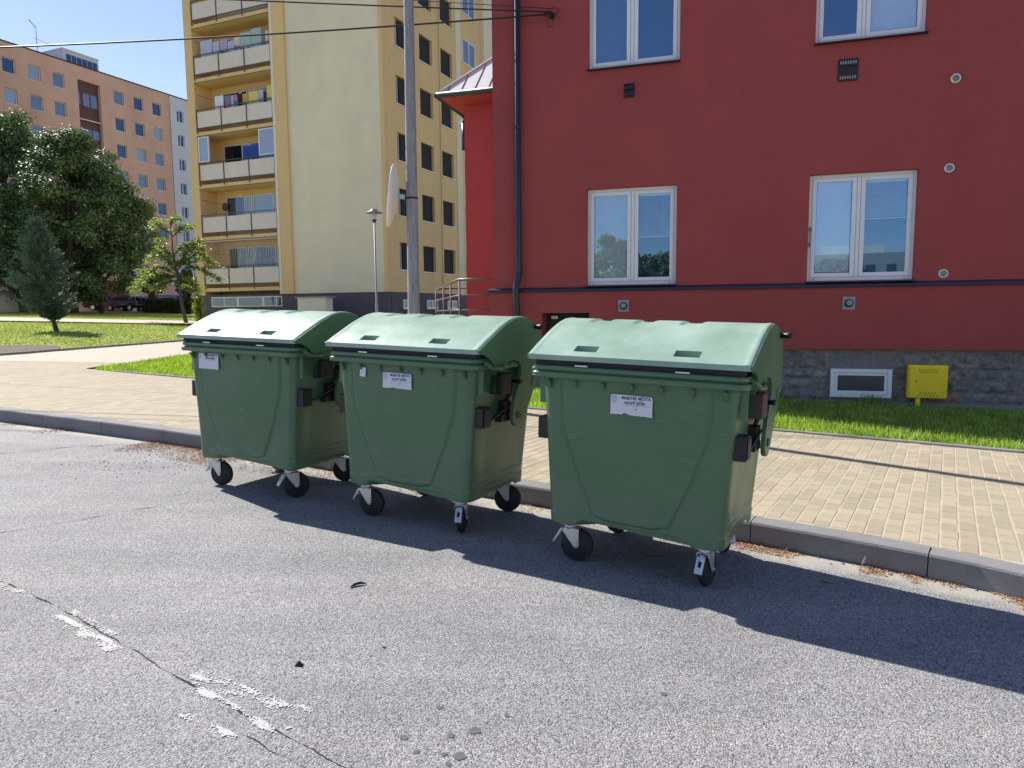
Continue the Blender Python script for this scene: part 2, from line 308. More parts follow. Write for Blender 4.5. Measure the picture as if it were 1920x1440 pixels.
def thing(name, label, cat, loc=(0, 0, 0), rz=0, group=None, kind=None, mw=None):
    o = bpy.data.objects.new(name, None); COL.objects.link(o); o.location = loc; o.rotation_euler = (0, 0, rz); o.empty_display_size = .2
    if mw is not None: o.matrix_world = mw
    return tag(o, label, cat, group, kind)
def kids(o): return [c for c in bpy.data.objects if c.parent == o]
def recenter(mesh):
    n = len(mesh.vertices); a = np.empty(n*3); mesh.vertices.foreach_get('co', a); a = a.reshape(-1, 3); c = (a.min(0)+a.max(0))/2
    a -= c; mesh.vertices.foreach_set('co', a.ravel()); mesh.update(); return Vector(c)
def npmesh(name, V, F, smooth=False, uv=None):
    V = np.asarray(V, np.float32); F = np.asarray(F, np.int32); k = F.shape[1]
    me = bpy.data.meshes.new(name); me.vertices.add(len(V)); me.vertices.foreach_set('co', V.ravel())
    me.loops.add(F.size); me.loops.foreach_set('vertex_index', F.ravel()); me.polygons.add(len(F))
    me.polygons.foreach_set('loop_start', np.arange(0, F.size, k, dtype=np.int32)); 
    me.polygons.foreach_set('loop_total', np.full(len(F), k, np.int32))
    me.polygons.foreach_set('use_smooth', np.full(len(F), smooth))
    if uv is not None:
        l = me.uv_layers.new(name='UVMap'); l.data.foreach_set('uv', np.asarray(uv, np.float32)[F.ravel()].ravel())
    me.update(calc_edges=True); me.validate(); return me

# ---------------------------------------------------------------- ground, road, kerb
def catmull(P, step):
    P = [np.array(p, float) for p in P]; out = []
    for i in range(len(P)-1):
        p0 = P[max(i-1, 0)]; p1 = P[i]; p2 = P[i+1]; p3 = P[min(i+2, len(P)-1)]; n = max(2, int(np.linalg.norm(p2-p1)/step))
        for k in range(n):
            t = k/n; out.append(.5*((2*p1)+(-p0+p2)*t+(2*p0-5*p1+4*p2-p3)*t*t+(-p0+3*p1-3*p2+p3)*t**3))
    out.append(P[-1]); return np.array(out)
KP = catmull([(-60, 26), (-30, 17.8), (-14, 11.8), (-6.21, 8.52), (-3.17, 7.13), (.18, 5.28), (1.6, 4.46), (2.4, 3.93), (2.74, 3.64), (3.15, 3.2), (3.5, 2.5), (3.65, 1.5), (3.7, 0), (3.7, -8)], .1)
def resample(P, s0, ds):
    L = np.concatenate([[0], np.cumsum(np.linalg.norm(np.diff(P, axis=0), axis=1))])
    s = np.arange(s0, L[-1], ds); return np.stack([np.interp(s, L, P[:, 0]), np.interp(s, L, P[:, 1])], 1), s
NN = np.array([.45, .893]); NN /= np.linalg.norm(NN)
K2, _ = resample(KP, 0, .3)
def sheet(name, P, ds, zf, uvs=True):
    n = len(P); m = len(ds); V = []; UV = []
    Ls = np.concatenate([[0], np.cumsum(np.linalg.norm(np.diff(P, axis=0), axis=1))])
    for d in ds:
        for i, p in enumerate(P):
            q = p+NN*d; V.append((q[0], q[1], zf(q[0], q[1]))); UV.append((Ls[i], abs(d)))
    F = [(j*n+i, j*n+i+1, (j+1)*n+i+1, (j+1)*n+i) for j in range(m-1) for i in range(n-1)]
    F = [f[::-1] for f in F] if ds[1] < 0 else F
    return npmesh(name, G2Wn(V), F, False, UV)
dl = [.03, .1, .5]+[1+k for k in range(50)]+[55, 60, 65, 70, 80, 100, 140, 200, 400, 900]
put('lawn', sheet('lawn', K2, dl, lambda x, y: .118+float(ramp(y))), 'lawn', kind='structure')
put('road', sheet('road', K2, [.02]+[-.05, -.2, -.5]+[-1-k for k in range(14)]+[-20, -26], lambda x, y: 0.), 'road', kind='structure')
put('verge', sheet('verge', K2, [-26, -25.9-10, -60, -200, -900], lambda x, y: -.02), 'lawn', kind='structure')

# kerb stones, each its own object
kerb = thing('kerb', None, None, kind='structure')
Kf, sk = resample(KP, 0, .02)
i0 = int(np.argmin(np.linalg.norm(Kf-np.array([2.4, 3.93]), axis=1))); 
def kerb_block(i, j, wd=.15, top=.15, bot=-.12, g=.003, curve=Kf):
    idx = np.linspace(i, j, 5).astype(int); pts = curve[idx].copy(); t = pts[1]-pts[0]; t /= np.linalg.norm(t); pts[0] += t*g; t = pts[-1]-pts[-2]; t /= np.linalg.norm(t); pts[-1] -= t*g
    V = []; prof = [(0.012, bot), (0, top-.02), (.006, top-.006), (.022, top), (wd, top), (wd, bot)]
    for k, p in enumerate(pts):
        t = pts[min(k+1, 4)]-pts[max(k-1, 0)]; t /= np.linalg.norm(t); n = np.array([-t[1], t[0]])
        for o, z in prof: V.append((*(p+n*o), z))
    m = len(prof); F = [(k*m+a, (k+1)*m+a, (k+1)*m+(a+1) % m, k*m+(a+1) % m) for k in range(4) for a in range(m)]+[tuple(range(m)), tuple(range(4*m, 5*m))[::-1]]
    return MB().add(G2Wn(V), F)
k = i0 % 50
while k+50 < len(Kf):
    c = Kf[k]
    if -22 < c[0] < 4.2 and c[1] > -1.5:
        me = kerb_block(k, k+50).mesh('kerb_stone'); c = recenter(me); o = put('kerb_stone', me, 'concrete', kerb); o.location = c
    k += 50
# edging stones of the grass strips and the path
def polyG(name, P, z, m, kind='structure', uvdir=None):
    V = [(x, y, z+float(ramp(y))) for x, y in P]; me = bpy.data.meshes.new(name); me.from_pydata([tuple(v) for v in G2Wn(V)], [], [tuple(range(len(P)))])
    uv = me.uv_layers.new(name='UVMap')
    t, n = np.array([.854, -.52]), np.array([.52, .854])
    for l in me.loops: p = np.array(P[l.vertex_index]); uv.data[l.index].uv = (p@n, p@t)
    me.update(); return put(name, me, m, kind=kind)
def inner(d): 
    out = []
    for i in range(0, len(K2)):
        t = K2[min(i+1, len(K2)-1)]-K2[max(i-1, 0)]; t /= np.linalg.norm(t); out.append(K2[i]+np.array([-t[1], t[0]])*d)
    return np.array(out)
KI = inner(.15)
E0, E1 = np.array([-7.9, 13.42]), np.array([5.05, 6.88]); ed = (E1-E0)/np.linalg.norm(E1-E0); E2 = E1+ed*9
sel = [p for p in KI if p[0] > -16.5 and p[1] > -6]
near_poly = [tuple(p) for p in sel]+[(14, -6), tuple(E2), tuple(E1), tuple(E0), (-8.3, 13.72), (-8.16, 15), (-12.02, 15), (-14.2, 12.6)]
polyG('pavement', near_poly, .1478, 'joint')
far_poly = [(-12.02, 15), (-8.16, 15), (-7.9, 17.5), (-6, 26), (-8.4, 27), (-10, 21.6), (-11.67, 16.11)]
polyG('path', far_poly, .150, 'pavefar')
def inside(P, x, y):
    P = np.array(P); c = np.zeros(len(x), bool); n = len(P); j = n-1
    for i in range(n):
        with np.errstate(divide='ignore', invalid='ignore'):
            h = ((P[i, 1] > y) != (P[j, 1] > y)) & (x < (P[j, 0]-P[i, 0])*(y-P[i, 1])/(P[j, 1]-P[i, 1])+P[i, 0])
        c ^= h; j = i
    return c
T2, N2 = np.array([.854, -.52]), np.array([.52, .854])
BW, BL = .1005, .168
ii, jj = np.meshgrid(np.arange(-215, 135), np.arange(0, 130)); ii = ii.ravel(); jj = jj.ravel()
a = ii*BW; b = jj*BL+(ii % 2)*BL*.5; O = np.array([2.4, 3.93])-N2*6.5
cx = O[0]+a*T2[0]+b*N2[0]; cy = O[1]+a*T2[1]+b*N2[1]
inn = np.ones(len(cx), bool)
for du, dv in ((-.4, -.35), (.4, -.35), (-.4, .35), (.4, .35), (0, 0)):
    inn &= inside(near_poly, cx+du*BW*T2[0]+dv*BL*N2[0], cy+du*BW*T2[1]+dv*BL*N2[1])
# pieces touching the kerb or edging are cut by hand: shorten
okq = np.stack([np.all([inside(near_poly, cx+du*BW*T2[0]+dv*BL*N2[0], cy+du*BW*T2[1]+dv*BL*N2[1]) for du in (-.42, .42) for dv in (q_*.125-.5+.01, q_*.125-.5+.115)], axis=0) for q_ in range(8)])
cut = []
for q in np.nonzero(~inn & okq.any(0) & (cx > -12.5) & (cx < 9))[0]:
    on = np.nonzero(okq[:, q])[0]; a_, b_ = on[0], on[-1]+1; L_ = (b_-a_)*.125
    if L_ < .2: continue
    dm = ((a_+b_)/2*.125-.5)*BL; cut.append((cx[q]+N2[0]*dm, cy[q]+N2[1]*dm, L_))
keep = inn & (cx > -12.5) & (cx < 9)
cx, cy = cx[keep], cy[keep]; dist = np.hypot(cx, cy)
vis = (cy > 3) & (cx/cy > .30) & (cx/cy < .76) & (cy < 8)
order = np.argsort(np.where(vis, dist, 1e3)); single = set(order[:290].tolist())
def brick_vs(jx, jy, jz, rot=0):
    hx, hy = BW/2-.0033, BL/2-.0015; c = .003; z0, z1 = -.02, .0
    V = []
    for (sx, sy) in ((-1, -1), (1, -1), (1, 1), (-1, 1)): V.append((sx*hx, sy*hy, z0))
    for (sx, sy) in ((-1, -1), (1, -1), (1, 1), (-1, 1)): V.append((sx*hx, sy*hy, z1-c))
    for (sx, sy) in ((-1, -1), (1, -1), (1, 1), (-1, 1)): V.append((sx*(hx-c), sy*(hy-c), z1))
    return np.array(V)
BF = [(0, 1, 5, 4), (1, 2, 6, 5), (2, 3, 7, 6), (3, 0, 4, 7), (4, 5, 9, 8), (5, 6, 10, 9), (6, 7, 11, 10), (7, 4, 8, 11), (8, 9, 10, 11)]
BV = brick_vs(0, 0, 0)
pav = bpy.data.objects['pavement']
bm1 = npmesh('brick', BV, BF); bm1.materials.append(M['paver'])
yaw = math.atan2(T2[1], T2[0]); MQ = Matrix(Q.tolist()).to_4x4()
Vs = []; Fs = []; nb = 0
for q in range(len(cx)):
    j = rng.normal(0, .0012, 2); z = .150+rng.normal(0, .0006) if cx[q] > -2.2 else .1488+rng.normal(0, .0002); ry = yaw+rng.normal(0, .006)
    if q in single:
        o = bpy.data.objects.new('brick', bm1); COL.objects.link(o); o.parent = pav
        o.matrix_world = Matrix.Translation(Vector(G2W((cx[q]+j[0], cy[q]+j[1], z))))@MQ@Matrix.Rotation(ry, 4, 'Z')
    else:
        c, s = math.cos(ry), math.sin(ry); Vs.append(np.stack([cx[q]+j[0]+BV[:, 0]*c-BV[:, 1]*s, cy[q]+j[1]+BV[:, 0]*s+BV[:, 1]*c, z+BV[:, 2]], 1))
        Fs.append(np.array(BF)+12*nb); nb += 1
for (x_, y_, L_) in cut:
    c, s = math.cos(yaw), math.sin(yaw); Vs.append(np.stack([x_+BV[:, 0]*c-BV[:, 1]*L_*s, y_+BV[:, 0]*s+BV[:, 1]*L_*c, .150+BV[:, 2]], 1)); Fs.append(np.array(BF)+12*nb); nb += 1
put('brick_field', npmesh('brick_field', G2Wn(np.concatenate(Vs)), np.concatenate(Fs)), 'paver', pav, kind='stuff')
edg = thing('path_edging', None, None, kind='structure')
def edge_line(P0, P1, w=.06, top=.172, L=1.0):
    P0, P1 = np.array(P0), np.array(P1); n = int(np.linalg.norm(P1-P0)/L); t = (P1-P0)/np.linalg.norm(P1-P0)
    for i in range(n+1):
        s0 = i*L+.004; s1 = min((i+1)*L-.004, np.linalg.norm(P1-P0)); 
        if s1-s0 < .1: continue
        c = np.array([P0+t*s0, P0+t*(s0+s1)/2, P0+t*s1]); nn = np.array([-t[1], t[0]]); V = []
        for p in (c[0], c[2]):
            for o, z in ((0, .05), (0, top-.008), (.008, top), (w-.008, top), (w, top-.008), (w, .05)): V.append((*(p+nn*o), z+float(ramp(p[1]))+random.uniform(-.002, .002)))
        F = [(k, 6+k, 6+(k+1) % 6, (k+1) % 6) for k in range(6)]+[(0, 1, 2, 3, 4, 5), (11, 10, 9, 8, 7, 6)]
        me = MB().add(G2Wn(V), F).mesh('edging_stone'); cc = recenter(me); o = put('edging_stone', me, 'edging', edg); o.location = cc
edge_line(E0+ed*.5, E2)
edge_line((-13.2, 11.0), (-11.67, 16.11), top=.2); edge_line((-11.67, 16.11), (-10, 21.6), top=.2); edge_line((-10, 21.6), (-8.4, 27), top=.2)
# far footpath across the lawn
def strip_px(name, low, high, m, lift):
    V = [terr(*p)+Vector((0, 0, lift)) for p in low]+[terr(*p)+Vector((0, 0, lift)) for p in high]; n = len(low)
    me = bpy.data.meshes.new(name); me.from_pydata(V, [], [(i, i+1, n+i+1, n+i) for i in range(n-1)]); me.uv_layers.new(name='UVMap')
    for l in me.loops: me.uv_layers[0].data[l.index].uv = (V[l.vertex_index].x, V[l.vertex_index].y)
    return put(name, me, m, kind='structure')
xs = [-200, -100, 0, 60, 120, 180, 240, 300, 345, 400, 470]
strip_px('footpath', [(x, 602.2+.018*x) for x in xs], [(x, 595.5+.02*x) for x in xs], 'pavefar', .03)
strip_px('soil_bed', [(-80, 674), (0, 667), (50, 664), (85, 660), (110, 655)], [(-80, 650), (0, 648), (50, 647.5), (85, 648), (110, 649)], 'soil', .012)

# ---------------------------------------------------------------- road wear: crack, worn paint, spots
rd = bpy.data.objects['road']
def crackmesh(px, w0):
    P = np.array([road(*p)[:2] for p in px]); P, s = resample(catmull(P, .03), 0, .012); V = []
    for i, p in enumerate(P):
        t = P[min(i+1, len(P)-1)]-P[max(i-1, 0)]; t /= np.linalg.norm(t)+1e-9; n = np.array([-t[1], t[0]])
        o = noise.noise(Vector((s[i]*9, 0, w0*50)))*.012+noise.noise(Vector((s[i]*40, 3, 0)))*.004
        wd = max(.0004, w0*(.5+1.2*noise.noise(Vector((s[i]*6, 7, 1)))+.6*noise.noise(Vector((s[i]*45, 1, 9)))))
        V += [(*(p+n*(o-wd)), .0022), (*(p+n*(o+wd)), .0022)]
    F = [(2*i, 2*i+2, 2*i+3, 2*i+1) for i in range(len(P)-1)]; return npmesh('crack', G2Wn(V), F)
put('crack', crackmesh([(-60, 1052), (0, 1088), (60, 1115), (110, 1140), (190, 1185), (265, 1228), (330, 1268), (400, 1308), (470, 1345), (540, 1382), (600, 1415), (660, 1450), (730, 1492)], .0042), 'crack', rd)
put('crack', crackmesh([(455, 1378), (520, 1412), (575, 1442), (640, 1480)], .002), 'crack', rd)
put('crack', crackmesh([(-20, 852), (60, 846), (140, 838), (215, 836)], .006), 'crack', rd)
put('crack', crackmesh([(-20, 1003), (150, 975), (260, 955), (400, 938)], .003), 'crack', rd)
Vp = []; Fp = []
def flakes(p0, p1, wd, th, seed):
    A, B = road(*p0)[:2], road(*p1)[:2]; L = np.linalg.norm(B-A); t = (B-A)/L; n = np.array([-t[1], t[0]]); cs = .0042
    for i in range(int(L/cs)):
        for j in range(int(wd/cs)):
            s, d = i*cs, (j*cs-wd/2); e = min(s, L-s)/.06; e2 = 1-abs(d)/(wd/2)
            v = noise.noise(Vector((s*9, d*26, seed)))*.7+noise.noise(Vector((s*70, d*110, seed+5)))*.45+noise.noise(Vector((s*190, d*240, seed+7)))*.35+random.gauss(0, .07)
            if v+min(0, (e-1)*.6)+min(0, (e2*2-1)*.35) > th:
                q = A+t*s+n*d; k = len(Vp)
                jt = [random.uniform(-.0012, .0012) for _ in range(8)]
                for m_, (a_, b_) in enumerate(((0, 0), (1, 0), (1, 1), (0, 1))):
                    r = q+t*(a_*cs*1.15+jt[2*m_])+n*(b_*cs*1.15+jt[2*m_+1]); Vp.append((r[0], r[1], .0032))
                Fp.append((k, k+1, k+2, k+3))
flakes((-30, 1080), (45, 1118), .06, .04, 1); flakes((88, 1150), (222, 1222), .075, -.01, 2); flakes((128, 1144), (240, 1206), .045, .14, 3)
flakes((345, 1276), (545, 1392), .05, .02, 4); flakes((352, 1258), (595, 1350), .10, .13, 5); flakes((325, 1330), (465, 1400), .05, .17, 6); flakes((45, 1108), (80, 1130), .04, .2, 8)
put('worn_line_marking', npmesh('worn_line_marking', G2Wn(Vp), Fp), 'paint', rd, kind='stuff')
for (px, py, r) in ((890, 1370, .021), (757, 1383, .015), (862, 1418, .022), (781, 1410, .012), (833, 1415, .010), (824, 1327, .012), (840, 1433, .010), (1245, 1302, .012), (950, 1342, .009), (845, 1380, .013)):
    c = road(px, py); V = [(c[0], c[1], .0024)]; n = 18
    for k in range(n):
        a = 2*math.pi*k/n; rr = r*(1+.35*noise.noise(Vector((math.cos(a), math.sin(a), px)))); V.append((c[0]+rr*math.cos(a), c[1]+rr*math.sin(a), .0022))
    me = MB().add(G2Wn(V), [(0, 1+k, 1+(k+1) % n) for k in range(n)]).mesh('spot'); cc = recenter(me); o = put('spot', me, 'stainm', rd); o.location = cc
# ---------------------------------------------------------------- litter on the road
def sliver_cloud(n, pos_fn, lmin, lmax, wd, up=.02):
    V = []; F = []
    for i in range(n):
        x, y, z = pos_fn(); a = random.uniform(0, 6.28); l = random.uniform(lmin, lmax); w_ = wd*random.uniform(.5, 1.6); c, s = math.cos(a), math.sin(a); h = random.uniform(.002, up)
        k = len(V); V += [(x-c*l-s*w_, y-s*l+c*w_, z+.003), (x-c*l+s*w_, y-s*l-c*w_, z+.004), (x+s*w_, y-c*w_, z+h), (x-s*w_, y+c*w_, z+h*.8), (x+c*l, y+s*l, z+random.uniform(.003, up))]
        F += [(k, k+1, k+2), (k, k+2, k+3), (k+3, k+2, k+4)]
    return npmesh('litter', G2Wn(V), F)
Kfs, _ = resample(KP, 0, .02)
def kerbpos(px0, px1, dmax, clump=3.):
    x0, x1 = road(*px0)[0], road(*px1)[0]; C_ = [p for p in Kfs if x0 < p[0] < x1 and p[1] > 0]
    def f():
        while True:
            p = random.choice(C_); d = random.random()**1.8*dmax
            if noise.noise(Vector((p[0]*clump, p[1]*clump, 4.2)))*1.2+.35 > random.random()*.9+d/dmax*.35: return p[0]-d*.52, p[1]-d*.85, 0.
    return f
put('leaf_litter', sliver_cloud(5200, kerbpos((150, 850), (450, 880), .50, 1.6), .006, .022, .0018, .014), 'dry', label='reddish brown dry needles and leaves heaped along the kerb left of the bins', cat='leaf litter', kind='stuff')
put('leaf_litter', sliver_cloud(2600, kerbpos((470, 880), (1420, 1010), .45), .006, .022, .0018, .014), 'dry', label='dry brown leaf litter lying in the shade behind the three bins', cat='leaf litter', kind='stuff')
put('leaf_litter', sliver_cloud(1700, kerbpos((1380, 1040), (1960, 1140), .14, 6), .006, .026, .0016, .010), 'dry', label='thin line of dry needles along the kerb foot right of the bins', cat='leaf litter', kind='stuff')
put('leaf_litter', sliver_cloud(300, kerbpos((0, 800), (120, 815), .3), .006, .02, .0025, .02), 'dry', label='pale dry grass scraps by the kerb at the left edge', cat='leaf litter', kind='stuff')
def crumbs(n, fn, r0, r1, m, label, cat):
    V = []; F = []
    for i in range(n):
        x, y, z = fn(); r = random.uniform(r0, r1); k = len(V)
        P = [Vector(v)*r*random.uniform(.6, 1.2) for v in ((1, 0, .1), (0, 1, 0), (-1, 0, .1), (0, -1, 0), (0, 0, .9))]
        V += [(x+p.x, y+p.y, z+p.z) for p in P]; F += [(k, k+1, k+4), (k+1, k+2, k+4), (k+2, k+3, k+4), (k+3, k, k+4)]
    put('gravel', npmesh('gravel', G2Wn(V), F), m, label=label, cat=cat, kind='stuff')
def patch(px, py, r):
    c = road(px, py)
    return lambda: (c[0]+random.gauss(0, r), c[1]+random.gauss(0, r*.9), 0.)
crumbs(260, patch(270, 868, .35), .003, .009, 'crumb', 'scatter of dark crumbs on the road beside the left bin', 'gravel')
def anyroad():
    g = road(random.uniform(-50, 1950), random.uniform(860, 1440)); return g[0], g[1], 0.
crumbs(170, anyroad, .0015, .0045, 'crumb', 'tiny dark grit scattered over the sunlit road', 'gravel')
crumbs(130, anyroad, .002, .005, 'dry', 'small brown specks scattered over the sunlit road', 'gravel')
crumbs(40, kerbpos((1420, 1040), (1960, 1140), .15), .004, .014, 'concrete', 'pale pebbles among the needles below the right kerb', 'gravel')
def small(name, mb, m, px, py, label, cat, rz=0, z=0.):
    mw = Matrix.Translation(Vector(G2W(road(px, py)+np.array([0, 0, z]))))@MQ@Matrix.Rotation(rz, 4, 'Z')
    return put(name, mb, m, label=label, cat=cat, mw=mw)
small('twig', MB().tube([(-.042, -.022, .006), (-.018, .004, .010), (.014, .014, .012), (.045, .010, .006)], [.003, .008, .008, .003], 8), 'crumb', 671, 1099, 'curved dark twig lying on the sunlit road before the middle bin', 'twig', .3)
small('road_crumb', MB().add([(-.016, -.01, 0), (.016, -.012, 0), (.02, .008, 0), (-.012, .012, 0), (.004, .0, .022), (-.008, .003, .014)], [(0, 1, 4), (0, 4, 5), (1, 2, 4), (2, 3, 5, 4), (3, 0, 5)]), 'crumb', 560, 1248, 'small dark angular lump alone on the sunlit road', 'lump of tar')
small('fallen_leaf', MB().add([(-.03, 0, .003), (-.01, -.014, .008), (.02, -.009, .006), (.036, 0, .003), (.018, .012, .009), (-.012, .013, .005)], [(0, 1, 2, 3, 4, 5)]), mat('leaf_ochre', (.35, .25, .06), .7), 1548, 1091, 'yellowish fallen leaf on the shaded road near the right bin', 'leaf', -.5)
small('fallen_leaf', MB().add([(-.014, 0, .002), (0, -.007, .007), (.014, 0, .002), (0, .008, .006)], [(0, 1, 2, 3)]), 'dry', 720, 1214, 'small orange brown leaf scrap on the sunlit road', 'leaf')
small('plastic_scrap', MB().add([(-.011, -.005, .002), (.011, -.004, .004), (.012, .005, .006), (-.009, .006, .003)], [(0, 1, 2, 3)]), mat('scrap_blue', (.32, .42, .72), .4), 541, 1366, 'tiny pale blue plastic scrap by the worn road marking', 'litter', .4)
for (px, py, h, ln, lb) in ((1612, 1078, .11, .03, 'short bare stalk sprouting at the kerb foot right of the bins'), (1462, 1048, .07, .05, 'bent dry stalk at the kerb foot close to the right bin'), (302, 826, .16, .02, 'thin dry weed standing at the kerb left of the bins')):
    mb = MB().tube([(0, 0, 0), (ln*.2, 0, h*.5), (ln, .01, h)], [.0022, .0018, .001], 5)
    for k in range(4): mb.tube([(ln*.3, 0, h*(.4+.13*k)), (ln*.3+random.uniform(-.03, .03), random.uniform(-.02, .02), h*(.55+.14*k))], [.0012, .0006], 4)
    small('dry_weed', mb, 'joint', px, py, lb, 'weed')

# ---------------------------------------------------------------- the wheeled bins
BIN = dict(W=.60)
def build_body():
    # rounded rectangle loft, dense on the front face
    zt, zb = 1.13, .242
    def ring(t):
        hw = .511+(.566-.511)*t; y0 = .085+(.055-.085)*t; y1 = .835+(.885-.835)*t; r = .055
        P = []
        def arc(cx_, cy_, a0, a1, n=7):
            for k in range(n+1): a = a0+(a1-a0)*k/n; P.append((cx_+r*math.cos(a), cy_+r*math.sin(a)))
        arc(-hw+r, y0+r, math.pi, 1.5*math.pi)
        for k in range(1, 160): P.append((-hw+r+(2*hw-2*r)*k/160, y0))
        arc(hw-r, y0+r, 1.5*math.pi, 2*math.pi)
        for k in range(1, 24): P.append((hw, y0+r+(y1-y0-2*r)*k/24))
        arc(hw-r, y1-r, 0, .5*math.pi)
        for k in range(1, 30): P.append((hw-r-(2*hw-2*r)*k/30, y1))
        arc(-hw+r, y1-r, .5*math.pi, math.pi)
        for k in range(1, 24): P.append((-hw, y1-r-(y1-y0-2*r)*k/24))
        return P
    NZ = 130; V = []; cur = [(1.12, .425), (.95, .418), (.81, .408), (.70, .365), (.60, .335), (.49, .288), (.40, .25), (.308, .212)]
    zs = [c[0] for c in cur][::-1]; xs_ = [c[1] for c in cur][::-1]
    sm = lambda t: (lambda u: u*u*(3-2*u))(min(1, max(0, t)))
    for i in range(NZ+1):
        t = i/NZ; R = ring(t); n = len(R)
        for (x, y) in R:
            front = y < .11
            # bottom line: arched between the castor pockets
            e = min(abs(x) if y < .13 or y > .8 else 9, 9); arch = .040*sm((.36-abs(x))/.07) if (y < .14 or y > .80) else .040*sm((.24-abs(y-.46))/.06)
            zbb = zb+arch; z = zbb+(zt-zbb)*t; yy = y; xx = x
            if front and abs(x) < .5:
                xe = np.interp(z, zs, xs_); d = xe-abs(x); d2 = z-.305-.02*sm((abs(x)-.12)/.1)
                k = min(d, d2); g = sm(k/.012+.5)
                yy -= .011*g; yy += .004*math.exp(-((k+.010)/.007)**2)
                yy -= .004*math.exp(-(abs(x)/.25)**2)*sm((z-.3)/.4)*sm((1.1-z)/.3)
            if z < .318+arch*.6: 
                s_ = sm((.318+arch*.6-z)/.008)*.0045
                if front: yy -= s_
                elif abs(x) > .48: xx += math.copysign(s_, x)
            if abs(x) > .5 and .16 < y < .80:   # shallow wave on the side panel
                g = sm((y-.2)/.03)*sm((.78-y)/.03)*sm((z-.36)/.03)*sm((.9-z)/.05); xx -= math.copysign(.006*g, x)
            V.append((xx, yy, z))
    F = [(i*n+k, i*n+(k+1) % n, (i+1)*n+(k+1) % n, (i+1)*n+k) for i in range(NZ) for k in range(n)]
    me = npmesh('body', V, F, True)
    bm = bmesh.new(); bm.from_mesh(me); bm.verts.ensure_lookup_table(); bm.faces.new([bm.verts[k] for k in range(n)][::-1]).smooth = False; bm.to_mesh(me); bm.free()
    return me
def rrect(hw, y0, y1, r, n=6):
    P = []
    for (cx_, cy_, a0) in ((-hw+r, y0+r, math.pi), (hw-r, y0+r, 1.5*math.pi), (hw-r, y1-r, 0), (-hw+r, y1-r, .5*math.pi)):
        for k in range(n+1): a = a0+.5*math.pi*k/n; P.append((cx_+r*math.cos(a), cy_+r*math.sin(a)))
    return P
def build_rim():
    prof = [(0, 1.095), (.012, 1.110), (.050, 1.113), (.055, 1.117), (.055, 1.140), (.051, 1.145), (.036, 1.147), (.034, 1.150), (.036, 1.153), (.044, 1.155), (.048, 1.159), (.048, 1.176), (.042, 1.182), (.0, 1.184), (-.02, 1.184), (-.02, 1.1)]
    V = []; 
    for o, z in prof: V += [(x, y, z) for x, y in rrect(.562+o, .058-o, .885+o*.4, .05)]
    n = len(rrect(1, 0, 1, .1)); m = len(prof)
    mb = MB().add(V, [(i*n+k, i*n+(k+1) % n, (i+1)*n+(k+1) % n, (i+1)*n+k) for i in range(m-1) for k in range(n)]+[((m-1)*n+k, (m-1)*n+(k+1) % n, (k+1) % n, k) for k in range(n)])
    # hand loop on both ends
    for s in (-1, 1):
        mb.tube([(s*.60, .10, 1.165), (s*.640, .10, 1.150), (s*.652, .13, 1.122), (s*.652, .26, 1.115), (s*.64, .30, 1.130), (s*.60, .32, 1.150)], .013, 8)
        for y_ in (.11, .27): mb.box((s*.56 if s > 0 else -.60, y_, .95), (s*.60 if s > 0 else -.56, y_+.012, 1.11))
    return mb
ARC = [(.004, 1.243), (.10, 1.292), (.18, 1.330), (.27, 1.373), (.38, 1.415), (.46, 1.436), (.54, 1.444), (.62, 1.438), (.70, 1.416), (.77, 1.380), (.82, 1.330), (.85, 1.26), (.862, 1.17), (.862, 1.05)]
def arc_at(n):
    P = catmull(ARC, .004); P, s = resample(P, 0, .002); i = np.linspace(0, len(P)-1, n).astype(int); return P[i]
